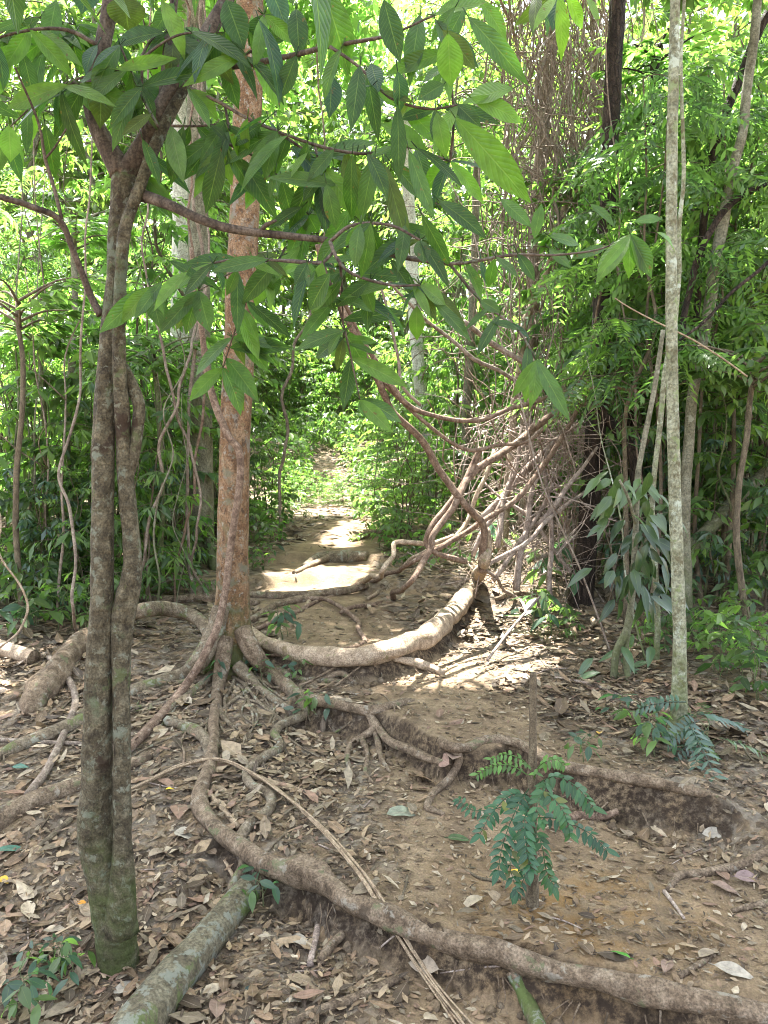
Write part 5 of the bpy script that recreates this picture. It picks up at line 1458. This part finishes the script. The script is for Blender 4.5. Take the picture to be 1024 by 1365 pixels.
for px, py, s, var, kind, lab in (
    (85, 1322, .7, 0, 'herb', 'little blue-green seedling beside the foot of the double trunk'), (62, 1290, .5, 1, 'herb', 'tiny seedling with one long leaf left of the foot of the double trunk'), (30, 1352, .7, 2, 'herb', 'small seedling in the bottom left corner'),
    (288, 912, .9, 0, 'herb', 'small green seedling growing at the base of the red trunk'), (345, 905, .8, 1, 'herb', 'seedling between the roots right of the red trunk'), (392, 905, .7, 2, 'herb', 'leafy seedling rooted on the right buttress root'),
    (425, 962, .9, 0, 'herb', 'two-leaved green seedling on the root bank'), (378, 850, 1.1, 2, 'herb', 'thin seedling in front of the path behind the thick pale liana'), (345, 1200, .7, 1, 'herb', 'green sprout at the broken end of the mossy log'),
    (720, 850, 1.9, 0, 'herb', 'round-leaved seedling at the shady edge of the sunlit litter'), (735, 790, 2.2, 2, 'herb', 'taller thin seedling with wide leaves beside the sunlit litter'), (835, 965, .9, 1, 'herb', 'small seedling in the litter below the two-legged shrub'),
    (920, 1000, 1.2, 0, 'fern', 'blue-green fern at the foot of the pale slim tree'), (945, 1005, .9, 1, 'fern', 'second lower fern right of the pale slim tree'), (868, 1003, .9, 2, 'herb', 'low dark seedling just left of the pale slim tree'),
    (655, 745, 2.4, 1, 'herb', 'broad-leaved plant behind the upturned end of the thick pale liana'), (20, 850, 1.5, 2, 'herb', 'yellow-green strap-leaved plant at the left edge above the pale log'), (130, 812, 1.6, 0, 'herb', 'round-leaved plant behind the double trunk'),
    (780, 1012, .7, 1, 'herb', 'lone small seedling on the litter right of the broken sapling'),
):
    p = G(px, py)
    plant(kind, px, p[1], s, lab, HB if kind == 'herb' else 'ferns by the pale slim tree', x=p[0], var=var % len(PR[kind]))

# trees beyond, far enough back that their crowns close the view
for px, Y, s in ((110, 22, .95), (190, 23.5, 1.0), (255, 21.5, .95), (315, 25, 1.05), (365, 29, 1.2), (420, 28.5, 1.15), (470, 29.5, 1.2), (530, 24, 1.0), (590, 24, 1.0), (40, 24, 1.0)):
    plant('hightree', px, Y, s)
for px, Y, s in ((60, 17.5, 1.3), (130, 18.5, 1.4), (200, 19, 1.4), (265, 18, 1.2), (-90, 16, 1.2), (330, 26, 1.6), (420, 33, 1.7), (490, 31, 1.6), (560, 27, 1.5), (-150, 12, .8), (250, 15.5, .85), (305, 17.5, 1.1), (385, 31, 1.3), (450, 31, 1.3), (515, 25, 1.2), (300, 22, 1.2), (530, 22, 1.1), (590, 18, 1.0), (600, 15, .95), (640, 18, 1.1), (690, 14.5, 1.0),
                 (740, 17, 1.1), (800, 14, 1.0), (850, 16, 1.1), (900, 13.5, .95), (950, 15.5, 1.1), (1010, 13.5, 1.0), (1080, 15, 1.1), (1150, 12, .9), (90, 20, 1.2), (220, 21.5, 1.2), (-60, 19, 1.2), (620, 23, 1.2), (780, 21, 1.2), (930, 20, 1.2), (1060, 20, 1.2),
                 (280, 25, 1.3), (150, 26, 1.3), (700, 26, 1.3), (0, 26, 1.3), (860, 26, 1.3), (1000, 27, 1.3)):
    plant('tree', px, Y, s)

# the rest of the forest far behind, read as one mass
mass = MB()
n = 80000
cl = np.stack([rng.uniform(-36, 36, 1500), rng.uniform(30, 46, 1500), 19 * rng.random(1500) ** 1.1], 1)
ci = cl[rng.integers(0, 1500, n)]
b = ci + rng.normal(0, .9, (n, 3))
leaves(mass, b, rng.normal(0, 1, (n, 3)) + [0, 0, -.3], rng.normal(0, .6, (n, 3)) + [0, -.2, .8], rng.uniform(.25, .5, n), rng.uniform(.1, .2, n), (GRN * .5 + YEL * .5)[None] * rng.uniform(.6, 1.3, (n, 1)), 2)
tag(mass.obj('far_forest', M['leaf_bright'], (0, 36, 0)), None, None, None, 'stuff')

# labels for the plants that differ by kind and place
SIDE = [(-1e9, 'beyond the left edge'), (-5, 'at the left edge'), (85, 'left of the double trunk'), (165, 'between double and red trunks'), (285, 'behind the red trunk'), (335, 'on the left path border'), (405, 'at the path end'),
        (505, 'on the right path border'), (605, 'behind the liana tangle'), (735, 'beside the dark dead trunk'), (830, 'left of the pale slim tree'), (890, 'behind the pale slim tree'), (925, 'right of the pale slim tree'), (1000, 'at the right edge')]
LOOK = {'broad': 'broad-leaved green shrub', 'lance': 'narrow-leaved green shrub', 'fine': 'fine-leaved green shrub', 'pinnate': 'feathery compound-leaved sapling', 'sapling': 'slender upright sapling', 'darkleaf': 'glossy dark-leaved shrub',
        'tree': 'tall bright-leaved tree', 'hightree': 'tall high-crowned tree', 'lowherb': 'low leafy plant'}
GRP = {'hightree': 'high-crowned trees behind the clearing', 'tree': 'trees at the back of the forest', 'lowherb': 'low plants along the thicket edge'}
todo = {}
for r, k, x, y, s in PLACED:
    if r.get('label'):
        continue
    px = project((x, y, 1.0))[0]
    side = [t for v, t in SIDE if px >= v][-1]
    dep = 'front row' if y < 6.5 else 'middle row' if y < 9.5 else 'rear row' if y < 13 else 'far back' if y < 18 else 'last row'
    if k == 'lowherb':
        dep = 'close by' if y < 6.5 else 'farther off' if y < 11 else 'front of the sunny clearing' if y < 13 else 'middle of the sunny clearing' if y < 15 else 'back of the sunny clearing'
    todo.setdefault((k, side, dep), []).append((px, r))
ORD = ['leftmost', 'second from left', 'third from left', 'fourth from left', 'fifth from left', 'sixth from left', 'seventh from left', 'eighth from left', 'ninth from left', 'tenth from left', 'eleventh from left', 'twelfth from left', 'thirteenth from left', 'fourteenth from left', 'fifteenth from left', 'sixteenth from left']
for (k, side, dep), v in todo.items():
    v.sort(key=lambda t: t[0])
    for i, (px, r) in enumerate(v):
        lab = LOOK[k] + ' ' + side + ', ' + dep
        if len(v) > 1:
            lab = ORD[i] + ' ' + LOOK[k] + ' ' + side + ', ' + dep
        r['label'] = lab
        r['group'] = GRP.get(k, 'shrubs and saplings of the thicket')

# ------------------------------------------------------------------ dead brush and the curtain of dry vines
br = MB()
for k in range(1100):
    px, py, D = rng.normal(715, 52), rng.uniform(545, 790), rng.uniform(6.2, 8.4)
    p = at(px, py, D)
    g = gz(p[0], p[1])
    if p[2] < g:
        p[2] = g + rng.uniform(0, .15)
    if gap(p[None])[0] and rng.random() < .75:
        continue
    a = rng.choice([rng.uniform(-.4, .5), rng.uniform(.3, 1.2), rng.uniform(1.2, 1.9), rng.uniform(2, 2.9)])
    L = rng.uniform(.25, 1.0)
    d = np.array([math.cos(a), rng.normal(0, .5), math.sin(a)]) * L * .5
    r = rng.uniform(.0015, .0065)
    tube(br, [p - d, p + rng.normal(0, .05, 3), p + d], [r, r * .9, r * .5], 5, 4, .0, wob=.03, seed=k)
tag(br.obj('dead_brush', M['deadwood'], at(715, 700, 7)), None, None, None, 'stuff')
for px, py, D, x2, y2, r in ((655, 770, 6.2, 742, 640, 4), (690, 790, 6.2, 730, 600, 5), (735, 800, 6.3, 720, 600, 4), (760, 760, 6.4, 640, 640, 3), (640, 690, 6.6, 770, 560, 5), (665, 730, 6.3, 700, 570, 4), (720, 700, 6.2, 800, 600, 4), (700, 740, 6.5, 790, 700, 3.5), (630, 740, 6.4, 690, 600, 3.5)):
    thing_tube('dead_branch', [(px, py, r, D), ((px + x2) / 2 + rng.uniform(-12, 12), (py + y2) / 2 + rng.uniform(-12, 12), r * .85, D + .1), (x2, y2, r * .5, D + .2)], 'deadwood',
               'bare pinkish dead branch standing in the brush of the tangle', 'branch', 'dead branches standing in the tangle', rough=.1, ns=7, wob=.03)
cb = at(720, 600, 9.2)
cur = MB()
for k in range(190):
    px = rng.choice([rng.normal(725, 35), rng.uniform(600, 860), rng.normal(800, 25)])
    D = rng.uniform(7.6, 9.6)
    y0, y1 = rng.uniform(-260, 150), rng.uniform(200, 600)
    n = 7
    pts = [at(px + rng.normal(0, 14) + 12 * math.sin(i * 1.3 + k), y0 + (y1 - y0) * i / (n - 1), D + rng.normal(0, .12)) for i in range(n)]
    if gap(np.array(pts)).mean() > .3:
        continue
    r = rng.choice([.004, .006, .009, .016], p=[.4, .35, .2, .05])
    tube(cur, pts, [r] * n, 5, 5, 0, wob=.05, seed=k)
for k in range(260):
    p = at(rng.normal(715, 65), rng.uniform(-60, 560), rng.uniform(7.6, 9.4))
    a = rng.uniform(0, PI)
    L = rng.uniform(.4, 1.3)
    d = np.array([math.cos(a), rng.normal(0, .4), math.sin(a) * .8]) * L * .5
    tube(cur, [p - d, p - d * .3 + rng.normal(0, .08, 3), p + d * .4 + rng.normal(0, .08, 3), p + d], [.006, .006, .005, .003], 4, 4, 0, wob=.07, seed=k)
tag(cur.obj('hanging_dry_vines', M['vine_grey'], cb), None, None, None, 'stuff')

# thin bare stems standing through the thicket on either side
for k in range(46):
    lft = k < 26
    px = rng.uniform(-30, 290) if lft else rng.uniform(800, 1040)
    Y = rng.uniform(5.4, 9) if lft else rng.uniform(5, 8)
    if abs(px - 905) < 14 or abs(px - 140) < 45:
        continue
    p0 = at(px, 700, Y)
    h = rng.uniform(1.6, 4.5)
    l = rng.normal(0, .12, 2)
    pts = [np.array([p0[0] + l[0] * h * t + rng.normal(0, .035), Y + l[1] * h * t + rng.normal(0, .035), gz(p0[0], Y) - .03 + h * t]) for t in np.linspace(0, 1, 8)]
    r = rng.uniform(.005, .013)
    mb = MB()
    tube(mb, pts, np.linspace(r, r * .4, 8), 7, 5, .2, 8, k * 1.3)
    for j in range(rng.integers(1, 4)):
        i = rng.integers(3, 7)
        a = rng.uniform(0, 2 * PI)
        q = pts[i] + np.array([math.cos(a), math.sin(a), .7]) * rng.uniform(.2, .6)
        tube(mb, [pts[i], (pts[i] + q) / 2 + rng.normal(0, .03, 3), q], [r * .5, r * .4, r * .15], 5, 3)
    o = mb.obj('thin_sapling', M[('grey_bark', 'twig', 'vine_grey', 'pale_bark')[k % 4]], pts[0])
    tag(o, 'thin bare stem rising through the leaves of the %s thicket' % ('left' if lft else 'right'), 'sapling', 'thin bare stems in the %s thicket' % ('left' if lft else 'right'))

# thin live vines looping through the tangle
for k in range(34):
    x0, y0 = rng.uniform(560, 760), rng.uniform(330, 560)
    x1, y1 = rng.uniform(600, 800), rng.uniform(560, 760)
    D0, D1 = rng.uniform(5.6, 7.2), rng.uniform(5.9, 7.4)
    sg = rng.uniform(-.3, .6)
    pts = [at(x0 + (x1 - x0) * t + 30 * sg * math.sin(PI * t) + rng.normal(0, 5), y0 + (y1 - y0) * t + 60 * sg * math.sin(PI * t) + rng.normal(0, 5), D0 + (D1 - D0) * t) for t in np.linspace(0, 1, 7)]
    r = rng.uniform(.002, .006)
    mb = MB()
    tube(mb, pts, [r * rng.uniform(.9, 1.1) for _ in pts], 6, 8, .1, wob=.05, seed=k)
    tag(mb.obj('thin_vine', M['liana' if k % 3 else 'vine_grey'], pts[-1]), 'thin bare vine looping through the tangle right of the path', 'vine', 'thin vines looping through the tangle')

# ------------------------------------------------------------------ unseen canopy added along the sun's path to shade the floor, hung on the trees
OWN = [(red, 'red_bark', base + [.3, 0, 8.2]), (pale, 'pale_bark', pb + [.1, 0, 7.2]), (grey, 'grey_bark', gb + [0, 0, 9.0]), (white, 'white_bark', np.array([wb[0], wb[1], 9.5]))]
shade_clumps = {i: [] for i in range(len(OWN))}
for k in range(860):
    q = np.array([rng.uniform(-4.5, 5.0), rng.uniform(-1.5, 10.5) if rng.random() < .5 else rng.uniform(.5, 6)])
    z = rng.uniform(6.8, 9.6)
    c = np.array([q[0], q[1], .3]) + SUNV * ((z - .3) / SUNV[2])
    if c[2] < 1.5 + c[1] * .60:
        if rng.random() < .55:
            continue
    w = .3 if q[1] < 1.0 else .25 if q[0] > 1.9 and q[1] > 3.6 else 1.0 if (-2.1 < q[0] < 4.2 and q[1] < 6.6) or (-1.7 < q[0] < .9) else (.04 if q[0] < -2.1 else .15)
    if rng.random() > w:
        continue
    i = int(np.argmin([np.hypot(*(c[:2] - o[2][:2])) for o in OWN]))
    shade_clumps[i].append(c)
for k in range(110):
    q = np.array([rng.uniform(-2.0, .4), rng.uniform(1.6, 3.8)])
    z = rng.uniform(7.0, 9.4)
    c = np.array([q[0], q[1], 0]) + SUNV * (z / SUNV[2])
    shade_clumps[int(np.argmin([np.hypot(*(c[:2] - o[2][:2])) for o in OWN]))].append(c)
for k in range(130):
    q = np.array([rng.uniform(-1.9, .6), rng.uniform(6.2, 9.6)])
    z = rng.uniform(7.2, 9.8)
    c = np.array([q[0], q[1], .4]) + SUNV * ((z - .4) / SUNV[2])
    shade_clumps[int(np.argmin([np.hypot(*(c[:2] - o[2][:2])) for o in OWN]))].append(c)
for i, (root, mt, top) in enumerate(OWN):
    cs = shade_clumps[i]
    lv, lb = MB(), MB()
    for c in cs:
        n = 55
        b = c + rng.normal(0, 1, (n, 3)) * np.array([.42, .42, .26])
        b = b[~gap(b)]
        n = len(b)
        if n == 0:
            continue
        leaves(lv, b, rng.normal(0, 1, (n, 3)) + [0, 0, -.4], rng.normal(0, .35, (n, 3)) + [0, 0, 1], rng.uniform(.16, .28, n), rng.uniform(.07, .11, n), GRN[None] * rng.uniform(.7, 1.3, (n, 1)), 2)
    for c in cs[::5]:
        m_ = (top + c) / 2 + np.array([0, 0, .3])
        if gap(np.array([top * (1 - u) + m_ * u for u in np.linspace(0, 1, 12)] + [m_ * (1 - u) + c * u for u in np.linspace(0, 1, 12)])).any():
            continue
        tube(lb, [top, m_, c], [.05, .03, .008], 7, 5, .1, wob=.05)
    lv.obj('crown', M['leaf'], root.location, root)  # crown added out of view to block the sun, open over the sunlit patches
    lb.obj('limbs', M[mt], root.location, root)

# ------------------------------------------------------------------ light, sky, camera
W = bpy.data.worlds.new('World')
sc.world = W
W.use_nodes = True
nt = W.node_tree
bg = nt.nodes['Background']
sky = nt.nodes.new('ShaderNodeTexSky')
sky.sky_type = 'NISHITA'
sky.sun_disc = False
sky.sun_elevation = SUN_EL
sky.sun_rotation = SUN_AZ
sky.air_density = 1.0
sky.dust_density = 3.0
sky.ozone_density = .6
hsv = nt.nodes.new('ShaderNodeHueSaturation')
hsv.inputs['Saturation'].default_value = .5
nt.links.new(sky.outputs[0], hsv.inputs['Color'])
nt.links.new(hsv.outputs[0], bg.inputs['Color'])
bg.inputs['Strength'].default_value = 0.115
sl = bpy.data.lights.new('sun', 'SUN')
sl.energy = 5.0
sl.angle = math.radians(.5)
sl.color = (1, .97, .91)
so = bpy.data.objects.new('sun', sl)
COL.objects.link(so)
so.rotation_euler = Vector(-SUNV).to_track_quat('-Z', 'Y').to_euler()

cam = bpy.data.cameras.new('camera')
cam.sensor_fit = 'VERTICAL'
cam.sensor_height = 36
cam.lens = 36 * FPX / 1365
cam.clip_start = .05
cam.clip_end = 500
co = bpy.data.objects.new('camera', cam)
COL.objects.link(co)
co.location = CAM
co.rotation_euler = (PI / 2 - TH, 0, 0)
sc.camera = co
vs = sc.view_settings
vs.view_transform = 'Standard'
vs.look = 'None'
vs.exposure = 3.25
vs.gamma = 1
cy = sc.cycles
cy.filter_width = 1.0
cy.use_denoising = True
cy.max_bounces = 7
cy.diffuse_bounces = 4
cy.glossy_bounces = 2
cy.transmission_bounces = 4
cy.transparent_max_bounces = 4
cy.sample_clamp_indirect = 6
cy.caustics_reflective = False
cy.caustics_refractive = False
